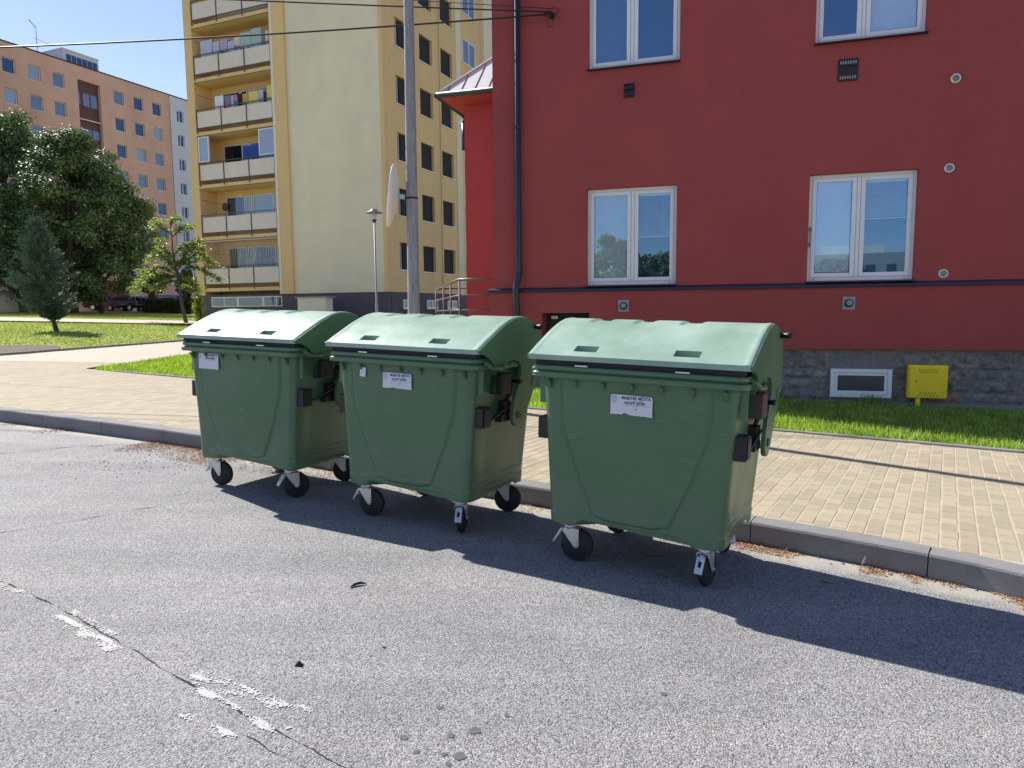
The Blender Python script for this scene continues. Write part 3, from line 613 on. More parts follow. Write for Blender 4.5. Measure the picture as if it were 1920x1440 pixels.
def build_lid():
    # grid with explicit lines at the two grip pockets
    X = np.unique(np.round(np.concatenate([np.linspace(-.635, .635, 120), [-.365, -.225, .215, .355], [-.63, -.622, .622, .63]]), 5))
    A = arc_at(90); s = np.concatenate([[0], np.cumsum(np.linalg.norm(np.diff(A, axis=0), axis=1))])
    pk = [(-.365, -.225), (.215, .355)]; j0, j1 = np.searchsorted(s, .045), np.searchsorted(s, .105)
    sm = lambda t: (lambda u: u*u*(3-2*u))(min(1, max(0, t)))
    V = []; nx = len(X)
    for j, (y, z) in enumerate(A):
        t = A[min(j+1, len(A)-1)]-A[max(j-1, 0)]; t /= np.linalg.norm(t); nrm = np.array([-t[1], t[0]])
        for x in X:
            o = 0
            e = .635-abs(x); o -= .010*(1-sm(e/.014))
            o += .010*math.exp(-((e-.028)/.012)**2)*.35
            if s[j] > .42:     # recessed channels across the crown
                for (a_, b_) in ((-.43, -.30), (-.15, -.03), (.13, .26)): o -= .012*sm((s[j]-.42)/.07)*sm((x-a_)/.012)*sm((b_-x)/.03)
            o += .0015*noise.noise(Vector((x*3, y*4, 1)))
            V.append((x, y+nrm[0]*o, z+nrm[1]*o))
    F = []
    for j in range(len(A)-1):
        for i in range(nx-1):
            xm = (X[i]+X[i+1])/2
            if j0 <= j < j1 and any(a_ < xm < b_ for a_, b_ in pk): continue
            F.append((j*nx+i, j*nx+i+1, (j+1)*nx+i+1, (j+1)*nx+i))
    me = npmesh('lid', V, F, True)
    bm = bmesh.new(); bm.from_mesh(me)
    def q(pts, sm_=False):
        f = bm.faces.new([bm.verts.new(p) for p in pts]); f.smooth = sm_
    # front lip
    zl = 1.214; V = np.array(V); row = V[:nx]
    for i in range(nx-1): q([(row[i][0], row[i][1]-.001, zl), (row[i+1][0], row[i+1][1]-.001, zl), tuple(row[i+1]), tuple(row[i])]); q([(row[i][0], .03, zl), (row[i+1][0], .03, zl), (row[i+1][0], row[i+1][1]-.001, zl), (row[i][0], row[i][1]-.001, zl)])
    g = V.reshape(len(A), nx, 3); dn = np.array([.012, .0, -.045])
    for a_, b_ in pk:
        ia, ib = int(np.argmin(abs(X-a_))), int(np.argmin(abs(X-b_))); c = [g[j0, ia], g[j0, ib], g[j1, ib], g[j1, ia]]; low = [p+np.array([0, .012, -.045]) for p in c]
        for k in range(4): q([tuple(c[k]), tuple(c[(k+1) % 4]), tuple(low[(k+1) % 4]), tuple(low[k])])
        q([tuple(p) for p in low])
        for k in range(4):   # raised lip round the pocket
            pass
    bm.to_mesh(me); bm.free(); return me
def build_cheek(s):
    A = arc_at(34); out = [(y, z-.006) for y, z in A if z > 1.09 or y < .5]
    out = [(.004, 1.215), (.004, 1.240)]+out[1:]+[(.862, 1.09), (.850, 1.03), (.80, 1.03), (.745, .945), (.67, .84), (.605, .755), (.590, .745)]
    c = (.515, .778); r = .080
    out += [(c[0]+r*math.cos(a), c[1]+r*math.sin(a)) for a in np.linspace(-.35, -math.pi, 12)]
    out += [(.445, .85), (.475, .92), (.515, .99), (.545, 1.05), (.545, 1.105), (.515, 1.142), (.45, 1.156), (.37, 1.150), (.28, 1.135), (.20, 1.128), (.13, 1.182), (.07, 1.212)]
    return MB().prism(out, s*.612, s*.636)
def wheel_parts():
    wh = MB().lathe([(.03, -.024), (.062, -.024), (.066, -.020), (.090, -.022), (.098, -.016), (.100, 0), (.098, .016), (.090, .022), (.066, .020), (.062, .024), (.03, .024)], 32, ax='y')
    wh.lathe([(.0, -.026), (.03, -.026), (.032, -.02), (.032, .02), (.03, .026), (0, .026)], 16, ax='y')
    fk = MB()   # local: swivel axis at x=0, wheel centre at (.045, 0, .10), plate on top at .235
    fk.box((-.05, -.042, .226), (.05, .042, .236)); fk.lathe([(0, .200), (.036, .200), (.040, .210), (.040, .220), (.034, .226), (0, .226)], 20)
    for s in (-1, 1):
        y0, y1 = sorted((s*.030, s*.034)); fk.prism([(-.035, .200), (-.040, .185), (-.015, .150), (.030, .090), (.042, .082), (.056, .088), (.060, .100), (.058, .205)], y0, y1, 'y')
        y0, y1 = sorted((s*.034, s*.042)); fk.lathe([(.0, y0), (.012, y0), (.012, y1), (0, y1)], 12, (.045, 0, .10), 'y')
    fk.box((-.035, -.034, .198), (.058, .034, .204)); fk.tube([(.045, -.03, .1), (.045, .03, .1)], .007, 8)
    pd = MB()
    pd.prism([(-.040, .190), (-.050, .180), (-.092, .110), (-.100, .104), (-.103, .110), (-.060, .190), (-.045, .198)], -.022, -.010, 'y'); pd.prism([(-.040, .190), (-.050, .180), (-.092, .110), (-.100, .104), (-.103, .110), (-.060, .190), (-.045, .198)], .010, .022, 'y')
    pd.prism([(-.040, .190), (-.060, .162), (-.065, .168), (-.046, .198)], -.010, .010, 'y'); pd.prism([(-.080, .132), (-.092, .110), (-.100, .104), (-.103, .110), (-.086, .140)], -.010, .010, 'y')
    return wh, fk, pd
def text_mesh(body, size, align='CENTER', bold=.0):
    cu = bpy.data.curves.new('t', 'FONT'); cu.body = body; cu.size = size; cu.align_x = align; cu.extrude = .0003; cu.offset = bold; cu.resolution_u = 2
    o = bpy.data.objects.new('t', cu); COL.objects.link(o); bpy.context.view_layer.update()
    me = bpy.data.meshes.new_from_object(o.evaluated_get(bpy.context.evaluated_depsgraph_get())); bpy.data.objects.remove(o); me.materials.clear(); return me
RX90 = Matrix.Rotation(R_(90), 4, 'X')
meshes = dict(body=build_body(), rim=build_rim().mesh('rim'), lid=build_lid(), gus=MB().prism([(.012, 1.100), (.055, 1.100), (.058, 1.045), (.045, 1.055), (.03, 1.075)], -.010, .010).mesh('gusset'))
for s in (-1, 1): meshes['cheek%d' % s] = build_cheek(s).mesh('lid_end')
wh, fk, pd = wheel_parts(); meshes['wheel'] = wh.mesh('wheel'); meshes['fork'] = fk.mesh('caster'); meshes['pedal'] = pd.mesh('brake_pedal')
meshes['gap_fill'] = MB().add([], []).prism([(.030, 1.1845), (.030, 1.222), (.85, 1.222), (.85, 1.1845)], -.59, .59).mesh('gap_fill')  # dark block filling the gap between rim and lid
meshes['clip'] = MB().box((-.038, .000, 1.1845), (.038, .020, 1.192)).mesh('rim_clip')
for s in (-1, 1):
    x = lambda a: s*a
    lo = MB(); P = lambda a, b: (min(a, b), max(a, b))
    x0, x1 = P(x(.535), x(.605)); lo.box((x0, .105, .735), (x1, .205, .865)); lo.box((*P(x(.605), x(.612))[:1], .115, .745), (P(x(.605), x(.612))[1], .195, .855)); meshes['lo%d' % s] = lo.mesh('buffer_block')
    x0, x1 = P(x(.55), x(.645)); meshes['up%d' % s] = MB().box((x0, .270, .940), (x1, .400, 1.075)).mesh('lift_block')
    ar = MB().tube([(x(.60), .19, .775), (x(.60), .30, .80), (x(.605), .40, .835), (x(.605), .50, .85)], .007, 6)
    x0, x1 = P(x(.55), x(.60)); ar.box((x0, .35, .745), (x1, .50, .79)); ar.box((x0, .39, .79), (x1, .47, .88)); ar.tube([(x(.57), .44, .86), (x(.585), .49, .93), (x(.59), .47, 1.0)], .014, 6); meshes['arm%d' % s] = ar.mesh('lift_arm')
    x0, x1 = P(x(.636), x(.639)); hb = MB().lathe([(.0, x(.636)), (.024, x(.636)), (.026, x(.642)), (.018, x(.646)), (.016, x(.641)), (0, x(.641))], 20, (0, .515, .778), 'x'); meshes['hub%d' % s] = hb.mesh('hinge_disc')
    kn = MB().lathe([(0, x(.56)), (.016, x(.56)), (.016, x(.665)), (.020, x(.668)), (.020, x(.695)), (.015, x(.700)), (0, x(.700))], 14, (0, .735, 1.372), 'x'); meshes['kn%d' % s] = kn.mesh('lid_knob')
    k2 = MB().lathe([(0, x(.60)), (.013, x(.60)), (.013, x(.655)), (.017, x(.657)), (.017, x(.672)), (0, x(.672))], 12, (0, .48, 1.01), 'x'); meshes['kp%d' % s] = k2.mesh('lift_pin')
    meshes['slot%d' % s] = MB().prism([(.735, 1.075), (.748, 1.07), (.70, .965), (.687, .97)], x(.63), x(.638)).mesh('lid_slot')
def make_bin(i, label, casters, stick, extra=None, colorlift=None):
    X, Y, A_ = i; mw = Matrix.Translation(Vector(G2W((X, Y, 0))))@MQ@Matrix.Rotation(A_, 4, 'Z')
    t = thing('waste_container', label, 'waste container', group='green wheeled waste containers parked by the kerb', mw=mw)
    put('body', meshes['body'], 'bin', t); put('rim', meshes['rim'], 'bin', t, bevel=.0025)
    for k in range(7): o = put('gusset', meshes['gus'], 'bin', t, bevel=.004); o.location = (-.505+k*.168, 0, 0)
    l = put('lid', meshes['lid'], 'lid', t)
    for s in (-1, 1):
        c = put('lid_end', meshes['cheek%d' % s], 'bin', l, bevel=.004); 
        put('hinge_disc', meshes['hub%d' % s], 'bin', l); put('lid_knob', meshes['kn%d' % s], 'black', l); put('lid_slot', meshes['slot%d' % s], 'black', l)
        put('buffer_block', meshes['lo%d' % s], 'black', t, bevel=.008); 
        u = put('lift_block', meshes['up%d' % s], 'black', t, bevel=.008); put('lift_arm', meshes['arm%d' % s], 'black', t); put('lift_pin', meshes['kp%d' % s], 'black', t)
        u.active_material
    put('gap_fill', meshes['gap_fill'], 'interior', t)
    for x_ in (-.29, .285): o = put('rim_clip', meshes['clip'], 'galv', t); o.location = (x_, 0, 0)
    for (x_, y_, an) in casters:
        c = put('caster', meshes['fork'], 'galv', t, bevel=.0012); c.location = (x_, y_, 0); c.rotation_euler = (0, 0, R_(an))
        wo = put('wheel', meshes['wheel'], 'rubber', c, bevel=0); wo.location = (.045, 0, .1); put('brake_pedal', meshes['pedal'], 'galv', c, bevel=.001)
    x0, x1, z0, z1, tilt, torn = stick
    W_, H_ = x1-x0, z1-z0; V = [(-W_/2+.006, H_/2), (-W_/2, H_/2-.006)]+[(-W_/2, -H_/2*.98)]
    for k in range(1, 18):
        f = k/18; V.append((-W_/2+W_*f, -H_/2-.004*f+torn*(.004+.010*max(0, math.exp(-((f-.36)/.07)**2)))+.0012*torn*math.sin(f*40)))
    V += [(W_/2, -H_/2-.004), (W_/2-.001, H_/2-.012), (W_/2-.010, H_/2-.004), (0, H_/2-.001)]
    sm_ = Matrix.Translation(Vector((( x0+x1)/2, .0375, (z0+z1)/2)))@Matrix.Rotation(R_(tilt), 4, 'Y')@RX90@Matrix.Rotation(R_(-1.8), 4, 'X')
    st = put('sticker', MB().prism(V, 0, .0012, 'z'), 'sticker', t); st.matrix_local = sm_
    sc = W_/.24
    for body, sz, x_, y_, bo in (('MAJETEK MĚSTA', .0225*sc, .026*sc, H_/2-.024*sc, .0006), ('NOVÝ JIČÍN', .0225*sc, .020*sc, H_/2-.051*sc, .0006)):
        tm = put('lettering', text_mesh(body, sz, bold=bo), 'ink', st); tm.location = (x_, y_, .0018)
    g = MB().prism([(-.045*sc, H_/2-.0585*sc), (W_/2-.004, H_/2-.0585*sc), (W_/2-.004, H_/2-.0575*sc), (-.045*sc, H_/2-.0575*sc)], .0013, .0018, 'z'); put('printed_line', g, 'ink', st)
    if torn: tm = put('lettering', text_mesh('p1', .013, bold=.0004), 'ink', st); tm.location = (.028, -.022, .0018)
    # small printed coat of arms: shield outline with a crown like mark
    a_ = -W_/2+.021*sc; b_ = H_/2-.026*sc; q = .016*sc
    sh = [(-q, q*1.2), (q, q*1.2), (q, -.3*q), (.7*q, -1.0*q), (0, -1.35*q), (-.7*q, -1.0*q), (-q, -.3*q)]; si = [(u*.84, v*.84) for u, v in sh]; n = len(sh)
    cr = MB().add([(a_+u, b_+v, .0017) for u, v in sh]+[(a_+u, b_+v, .0017) for u, v in si], [(k, (k+1) % n, n+(k+1) % n, n+k) for k in range(n)])
    for (u, v, r) in ((-.3, .2, .22), (.35, .1, .22), (0, -.5, .28), (-.45, .75, .15), (.45, .75, .15), (0, .8, .15)): cr.lathe([(0, .0017), (r*q, .0017)], 8, (a_+u*q, b_+v*q, 0))
    put('coat_of_arms', cr, 'inkgrey', st)
    return t
b1 = make_bin((-2.141, 5.424, -.473), 'green wheeled waste container farthest left with sun glare on its lid', [(-.405, .165, 10), (.405, .165, 60), (-.37, .77, 40), (.37, .77, 30)], (-.427, -.205, .978, 1.100, -1, 0))
b2 = make_bin((-.76, 4.643, -.510), 'middle green waste container with a small white paper beside its sticker', [(-.405, .165, 8), (.405, .165, 112), (-.37, .77, 70), (.37, .77, 20)], (-.146, .094, .955, 1.060, -1, .6))
b3 = make_bin((.634, 3.802, -.523), 'nearest green waste container on the right with a torn white sticker', [(-.405, .165, 12), (.405, .165, 85), (-.37, .77, 60), (.37, .77, 130)], (-.121, .120, .931, 1.044, -.5, 1))
pp = put('paper_label', MB().prism([(-.026, -.031), (.024, -.033), (.026, .030), (-.024, .033)], 0, .001, 'z'), 'sticker', b2); pp.matrix_local = Matrix.Translation((-.321, .0385, 1.049))@Matrix.Rotation(R_(3), 4, 'Y')@RX90@Matrix.Rotation(R_(-1.8), 4, 'X')
for o in kids(b3):
    if o.name.startswith('lift_block'):
        me = o.data.copy(); me.materials.clear(); me.materials.append(mat('faded_brown_plastic', (.075, .045, .04), .6, .15)); o.data = me; o['label'] = 'faded brown lifting block'
# ---------------------------------------------------------------- facades
class Fac:
    def __init__(s, P0, deg):
        s.P0 = Vector(P0); s.a = -R_(deg); s.mw = Matrix.Translation(s.P0)@Matrix.Rotation(s.a, 4, 'Z'); s.inv = s.mw.inverted()
        s.mw = Matrix.Translation(s.P0)@Matrix.Rotation(s.a, 4, 'Z'); s.inv = s.mw.inverted()
    def uv(s, px, py, off=0):
        n = np.array(s.mw.to_3x3()@Vector((0, 1, 0))); P = np.array(s.P0)+n*off; d = rayW(px, py); t = ((P-CC)@n)/(d@n); return s.inv@Vector(CC+d*t)
def wall(mb, u0, u1, v0, v1, holes, y=0., rev=.15):
    us = sorted({u0, u1, *[h[0] for h in holes], *[h[2] for h in holes]}); vs = sorted({v0, v1, *[h[1] for h in holes], *[h[3] for h in holes]})
    us = [q for q in us if u0 <= q <= u1]; vs = [q for q in vs if v0 <= q <= v1]
    for i in range(len(us)-1):
        for j in range(len(vs)-1):
            cu, cv = (us[i]+us[i+1])/2, (vs[j]+vs[j+1])/2
            if any(h[0] < cu < h[2] and h[1] < cv < h[3] for h in holes): continue
            mb.add([(us[i], y, vs[j]), (us[i+1], y, vs[j]), (us[i+1], y, vs[j+1]), (us[i], y, vs[j+1])], [(0, 1, 2, 3)])
    for h in holes:
        a, b, c, d = h[:4]; r = h[4] if len(h) > 4 else rev
        mb.add([(a, y, b), (c, y, b), (c, y, d), (a, y, d), (a, y+r, b), (c, y+r, b), (c, y+r, d), (a, y+r, d)], [(0, 4, 5, 1), (1, 5, 6, 2), (2, 6, 7, 3), (3, 7, 4, 0)])
    return mb
fr = Fac((5.63457, 10.18816, .12258), 17)
red = thing('red_building', 'dark red rendered house behind the right bins with white windows', 'house', mw=fr.mw)
def RP(n, mb, m, par=red, **k): return put(n, mb, m, par, **k)
HW = [(-4.62, 1.80, -3.22, 3.31), (-1.33, 1.80, .08, 3.33), (-4.60, 5.13, -3.21, 6.7), (-1.32, 5.15, .09, 6.7)]
RP('wall', wall(MB(), -6.18, 7, 1.72, 8.5, HW+[(5.2, 1.8, 6.6, 3.32)], 0, .13).add([(-6.18, 0, 1.72), (-6.18, 0, 8.5), (-6.18, 7, 8.5), (-6.18, 7, 1.72), (7, 0, 1.72), (7, 0, 8.5), (7, 7, 8.5), (7, 7, 1.72)], [(0, 1, 2, 3), (7, 6, 5, 4)]).add([(-6.18, 7, 1.72), (7, 7, 1.72), (7, 7, 8.5), (-6.18, 7, 8.5)], [(0, 1, 2, 3)]), 'red')
RP('wall', wall(MB(), -6.26, 7, .80, 1.70, [(-5.36, .801, -4.57, 1.36, .4), (-4.57, .799, -4.5699, .8)][:1], -.03, .4).add([(-6.26, -.03, .8), (7, -.03, .8), (7, .05, .8), (-6.26, .05, .8), (-6.26, -.03, 1.7), (7, -.03, 1.7), (7, .05, 1.7), (-6.26, .05, 1.7)], [(4, 5, 6, 7), (0, 4, 7, 3)]).add([(-6.26, -.03, .8), (-5.36, -.03, .8), (-5.36, .05, .8), (-6.26, .05, .8), (-4.57, -.03, .8), (7, -.03, .8), (7, .05, .8), (-4.57, .05, .8)], [(0, 3, 2, 1), (4, 7, 6, 5)]), 'red')
RP('sill_band', MB().prism([(-.075, 1.705), (-.065, 1.745), (-.0, 1.775), (.0, 1.70), (-.07, 1.70)], -6.28, 7), 'navy')
RP('hatch', MB().box((-5.36, .28, .2), (-4.57, .33, 1.36)), 'interior')
RP('notice', MB().box((-5.27, .262, 1.26), (-5.16, .275, 1.31)), 'white')
# window builder: frame, sashes, glass, blinds
def frame_rect(mb, u0, v0, u1, v1, t, y0, y1, tb=None):
    tb = tb or t; e = .0012
    mb.box((u0, y0, v0), (u0+t, y1, v1)); mb.box((u1-t, y0, v0), (u1, y1, v1)); mb.box((u0+t, y0+e, v0), (u1-t, y1-e, v0+tb)); mb.box((u0+t, y0+e, v1-t), (u1-t, y1-e, v1))
def red_window(h, styles, um=None, top=None):
    u0, v0, u1, v1 = h[:4]; um = um or (u0+u1)/2; a = u0+.0; 
    f = MB(); frame_rect(f, u0, v0, u1, v1, .045, .085, .135, .055); f.box((um-.028, .088, v0+.055), (um+.028, .134, v1-.045)); f.box((um-.020, .076, v0+.06), (um+.020, .088, v1-.05))
    w_ = RP('window', f, 'white', bevel=.004)
    for k, (a, b, st) in enumerate(((u0+.045, um-.028, styles[0]), (um+.028, u1-.045, styles[1]))):
        s_ = MB(); frame_rect(s_, a+.002, v0+.057, b-.002, v1-.047, .058, .078, .12)
        tilt = st.get('tilt', 0); so_ = RP('sash', s_, 'white', w_, bevel=.005)
        g = MB().box((a+.058, .098, v0+.113), (b-.058, .100, v1-.103)); go = RP('pane', g, 'pane', w_)
        if tilt: so_.location = (0, .0, 0); 
        bl = MB(); A, B, top_, bot = a+.07, b-.07, v1-.105, v0+.12+(1-st['drop'])*(v1-v0-.25)
        if st['drop'] > 0:
            n = max(1, int((top_-.03-bot)/.016))
            for q in range(n):
                z = top_-.03-q*.016; op = st.get('open', 0)
                bl.add([(A, .118, z), (B, .118, z), (B, .118+.003+.010*op, z-.016*(1-op)-.001), (A, .118+.003+.010*op, z-.016*(1-op)-.001)], [(0, 1, 2, 3)])
            bl.box((A, .113, bot-.012), (B, .128, bot)); bl.box((A, .110, top_-.03), (B, .130, top_))
            for c_ in (A+.10, B-.10): bl.box((c_-.0015, .1105, bot), (c_+.0015, .1125, top_))
            RP('blind', bl, st.get('m', 'blind'), w_)
    rm = MB(); rm.add([(u0, .9, v0), (u1, .9, v0), (u1, .9, v1), (u0, .9, v1), (u0, .136, v0), (u1, .136, v0), (u1, .136, v1), (u0, .136, v1)], [(0, 1, 2, 3), (0, 3, 7, 4), (1, 5, 6, 2), (0, 4, 5, 1), (3, 2, 6, 7)]); RP('room', rm, 'room', w_)
    RP('sill', MB().prism([(-.085, v0-.022), (-.085, v0-.012), (.085, v0), (.085, v0-.022)], u0-.015, u1+.015), 'navy', w_)
    for c_ in (u0+.1, u1-.1): RP('drain_cap', MB().box((c_-.018, .081, v0+.018), (c_+.018, .086, v0+.028)), 'steel', w_)
    return w_
M['blindgrey'] = mat('blind_grey', (.74, .77, .75), .5, .08)
M['blindpale'] = mat('blind_pale', (.88, .90, .94), .6, .03)
M['blinddark'] = mat('blind_dark', (.16, .19, .26), .5, .05)
red_window(HW[0], [dict(drop=1, m='blindgrey'), dict(drop=.5, open=.75)], -3.90)
w2 = red_window(HW[1], [dict(drop=1, m='blindpale'), dict(drop=.40, open=.6)], -.66)
red_window(HW[2], [dict(drop=1, m='blinddark'), dict(drop=1, m='blinddark', open=.5)], -3.93)
red_window(HW[3], [dict(drop=.0), dict(drop=1, m='blindpale')], -.69)
RP('handle', MB().tube([(-1.295, .06, 2.32), (-1.295, .045, 2.34), (-1.29, .045, 2.55), (-1.29, .06, 2.57)], .009, 6).box((-1.31, .06, 2.30), (-1.28, .085, 2.36)).box((-1.305, .06, 2.53), (-1.275, .085, 2.59)), 'steel', w2)
red_window((5.2, 1.8, 6.6, 3.32), [dict(drop=1), dict(drop=.4)])
# rainwater pipe
dp = RP('downpipe', MB().tube([(-5.74, -.075, 8.5), (-5.74, -.075, 2.02), (-5.74, -.078, 1.95), (-5.765, -.14, 1.82), (-5.765, -.15, 1.70), (-5.76, -.13, 1.55), (-5.755, -.12, .25)], .052, 16), 'navy')
for z in (4.33, 2.02, 6.6): RP('pipe_bracket', MB().lathe([(.055, -.02), (.061, -.018), (.061, .018), (.055, .02)], 16, (-5.74, -.075, z)).box((-5.755, -.02, z-.01), (-5.725, 0, z+.01)), 'navy', dp)
# wall vents (round white, dark hooded, grilles)
for (u, v, r) in ((.47, 4.50, .062), (.45, 3.31, .062), (.445, 1.87, .062)):
    o = RP('round_vent', MB().lathe([(0, -.022), (r*.72, -.022), (r*.74, -.014), (r*.80, -.030), (r*.97, -.026), (r, -.018), (r, 0)], 28, (u, 0, v), 'y'), 'white')
    for k in range(-3, 4):
        hw = math.sqrt(max(0, (r*.68)**2-(k*.0125)**2)); RP('slat', MB().box((u-hw, -.0262, v+k*.0125-.0035), (u+hw, -.0225, v+k*.0125+.0035)), 'black', o)
o = RP('hooded_vent', MB().box((-4.04, -.03, 4.66), (-3.88, 0, 4.86)).prism([(-.03, 4.86), (-.075, 4.82), (-.08, 4.76), (-.03, 4.76)], -4.03, -3.89), 'black', bevel=.006)
for k in range(3): RP('slat', MB().box((-4.02, -.042, 4.68+k*.025), (-3.90, -.030, 4.69+k*.025)), 'navy', o)
o = RP('wall_grille', MB().box((-1.01, -.018, 4.60), (-.75, 0, 4.90)).box((-1.0, -.035, 4.80), (-.76, -.018, 4.89)), 'black', bevel=.005)
for r_ in range(2):
    for k in range(7): RP('slot', MB().box((-.985+k*.032, -.022 if r_ else -.038, 4.625 if r_ else 4.825), (-.968+k*.032, -.0185 if r_ else -.0355, 4.665 if r_ else 4.865)), 'steel', o)
for (u, v) in ((-4.02, 1.465), (-.755, 1.47)):
    o = RP('square_vent', MB().box((u-.085, -.045, v-.095), (u+.085, -.03, v+.095)), 'steel', bevel=.004)
    RP('cap', MB().lathe([(.0, -.085), (.045, -.083), (.058, -.07), (.06, -.045)], 22, (u, 0, v), 'y'), 'navy', o); RP('cap_plate', MB().lathe([(0, -.088), (.036, -.087), (.04, -.083)], 18, (u+.004, 0, v+.004), 'y'), 'steel', o)
# drip stains strip is left to the material; stone plinth with separate stones
sp_ = RP('stone_plinth', MB().box((-6.2, .06, -.35), (7, .4, .80)), 'mortar')
holes = [(-.97, .07, -.12, .53)]
rows = [(.775, .50), (.495, .355), (.35, .185), (.18, .03)]
ns = 0
for ri, (zt_, zb_) in enumerate(rows):
    u = -1.9+random.uniform(-.1, .1)
    while u < 2.9:
        L = random.uniform(.28, .62) if ri != 1 else random.uniform(.2, .42); a, b = u+.008, u+L-.008; u += L
        if zb_ < .53 and b > -.97 and a < -.12:
            if a < -.99: b = min(b, -.98)
            elif b > -.11: a = max(a, -.11)
            else: continue
            if b-a < .08: continue
        zt2, zb2 = zt_-random.uniform(0, .012), zb_+random.uniform(0, .012); nu, nv = max(3, int((b-a)/.045)), max(3, int((zt2-zb2)/.045)); V = []; sd_ = random.random()*99
        for j in range(nv+1):
            for i_ in range(nu+1):
                x, z = a+(b-a)*i_/nu, zb2+(zt2-zb2)*j/nv; e = min(i_, nu-i_, j, nv-j)
                y = .062 if e == 0 else .038-.022*noise.noise(Vector((x*9+sd_, z*9, sd_)))-.012*noise.noise(Vector((x*25, z*25, sd_)))
                if e == 0: x += .008*noise.noise(Vector((x*20, z*20, sd_))); z += .008*noise.noise(Vector((x*20, z*20+5, sd_)))
                V.append((x, y, z))
        m_ = nu+1; me = MB().add(V, [(j*m_+i_, j*m_+i_+1, (j+1)*m_+i_+1, (j+1)*m_+i_) for j in range(nv) for i_ in range(nu)], False).mesh('stone'); c = recenter(me); o = RP('stone', me, 'stone', sp_); o.location = c; ns += 1
RP('footing', MB().box((-6.2, .0, -.35), (7, .0585, .028)), 'edging')
bw = MB(); frame_rect(bw, -.955, .09, -.135, .51, .055, .0, .058); bwo = RP('basement_window', bw, 'white', bevel=.004)
bs = MB(); frame_rect(bs, -.898, .147, -.192, .453, .04, .012, .056); RP('sash', bs, 'white', bwo, bevel=.003); RP('pane', MB().box((-.858, .03, .187), (-.232, .036, .413)), 'paneflat', bwo)
for c_ in (-.80, -.29): RP('drain_cap', MB().box((c_-.02, -.004, .108), (c_+.02, .0, .116)), 'steel', bwo)
gb = thing('gas_meter_box', 'yellow steel gas box with rows of holes against the stone plinth', 'gas box', mw=fr.mw@Matrix.Translation((.055, -.11, .115)))
put('body', MB().box((0, 0.012, 0), (.495, .145, .47)), 'yellow', gb, bevel=.006); dr = put('door', MB().box((.018, 0, .016), (.477, .014, .454)), 'yellow', gb, bevel=.003)
for (z0, n0, n1, up) in ((.405, 7, 6, 1), (.075, 6, 7, 0)):
    for r_, n_ in ((0, n0), (1, n1)):
        for k in range(n_): put('vent_hole', MB().lathe([(0, -.0012), (.0085, -.0012), (.0085, .004)], 10, (.2475+(k-(n_-1)/2)*.038, 0, z0-r_*.032), 'y'), 'interior', dr)
put('lock', MB().lathe([(0, -.004), (.010, -.003), (.013, .0)], 10, (.10, 0, .24), 'y'), 'rust', dr); put('pipe', MB().tube([(.135, .06, .02), (.14, .06, -.06), (.145, .06, -.35)], .034, 12), 'yellow', gb)
# annex on the left with its hipped sheet roof
ax = thing('red_annex', 'bright red side wing with a pale seamed sheet roof left of the house', 'house wing', mw=fr.mw)
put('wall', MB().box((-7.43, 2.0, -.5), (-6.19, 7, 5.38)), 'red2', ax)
e0 = Vector((-7.86, 1.45, 5.33)); 
rf = MB(); A = [(-7.70, 1.45, 5.48), (-4, 1.45, 5.48), (-4, 4.6, 8.60), (-4.70, 4.45, 8.46), (-7.70, 7.4, 5.48)]
rf.add([A[0], A[1], A[2], A[3], A[4]], [(0, 1, 2, 3), (0, 3, 4)]); rf.add([(x, y, z-.05) for x, y, z in A], [(3, 2, 1, 0), (4, 3, 0)])
ro = put('roof', rf, 'roofm', ax)
sl_ = (8.46-5.48)/3.0
for k in range(9):
    x = -7.55+k*.27; h = min(3.0, (x+7.70)*1.0); put('seam', MB().tube([(x, 1.46, 5.492), (x, 1.46+h, 5.492+h*sl_)], .011, 4), 'plinth', ro)
put('ridge_cap', MB().tube([(-7.70, 1.45, 5.50), (-4.70, 4.45, 8.48)], .022, 5), 'roofm', ro)
put('gutter', MB().tube([(-7.75, 1.40, 5.43), (-4, 1.40, 5.43)], .055, 10).tube([(-7.75, 1.40, 5.43), (-7.75, 7.3, 5.43)], .055, 10), 'navy', ax)
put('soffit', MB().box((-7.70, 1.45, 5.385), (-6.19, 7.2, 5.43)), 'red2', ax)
put('gutter_pipe', MB().tube([(-7.74, 2.9, 5.38), (-7.66, 2.5, 5.16), (-7.52, 2.2, 5.06), (-7.47, 2.08, 4.86), (-7.47, 2.08, 4.55)], .045, 10), 'navy', ax)
# entrance railing
rl = thing('entrance_railing', 'brown metal handrail around the raised entrance left of the red house', 'railing', mw=fr.mw)
q0, q1 = Vector((-6.26, .15, 0)), Vector((-6.87, .15, 0)); d_ = fr.mw.to_3x3().inverted()@Vector((math.sin(R_(-10.5)), math.cos(R_(-10.5)), 0)); q2 = q1+d_*5.2; q3 = q2+Vector((1.9, 0, 0))
for z, r in ((1.945, .024), (1.675, .016), (1.42, .016)): put('rail', MB().tube([q0+Vector((0, 0, z)), q1+Vector((0, 0, z)), q2+Vector((0, 0, z)), q3+Vector((0, 0, z))], r, 8), 'railp' if 'railp' in M else M.setdefault('railp', mat('rail_paint', (.17, .10, .085), .45)), rl)
for p in (q1, q1.lerp(q2, .3), q1.lerp(q2, .6), q2, q2.lerp(q3, .5), q3): put('post', MB().tube([p+Vector((0, 0, .1)), p+Vector((0, 0, 1.94))], .016, 6), 'rust', rl)
put('landing', MB().box((-7.6, .6, -.3), (-6.2, 6, .75)), 'edging', thing('entrance_steps', 'grey concrete entrance platform behind the railing', 'platform', mw=fr.mw))
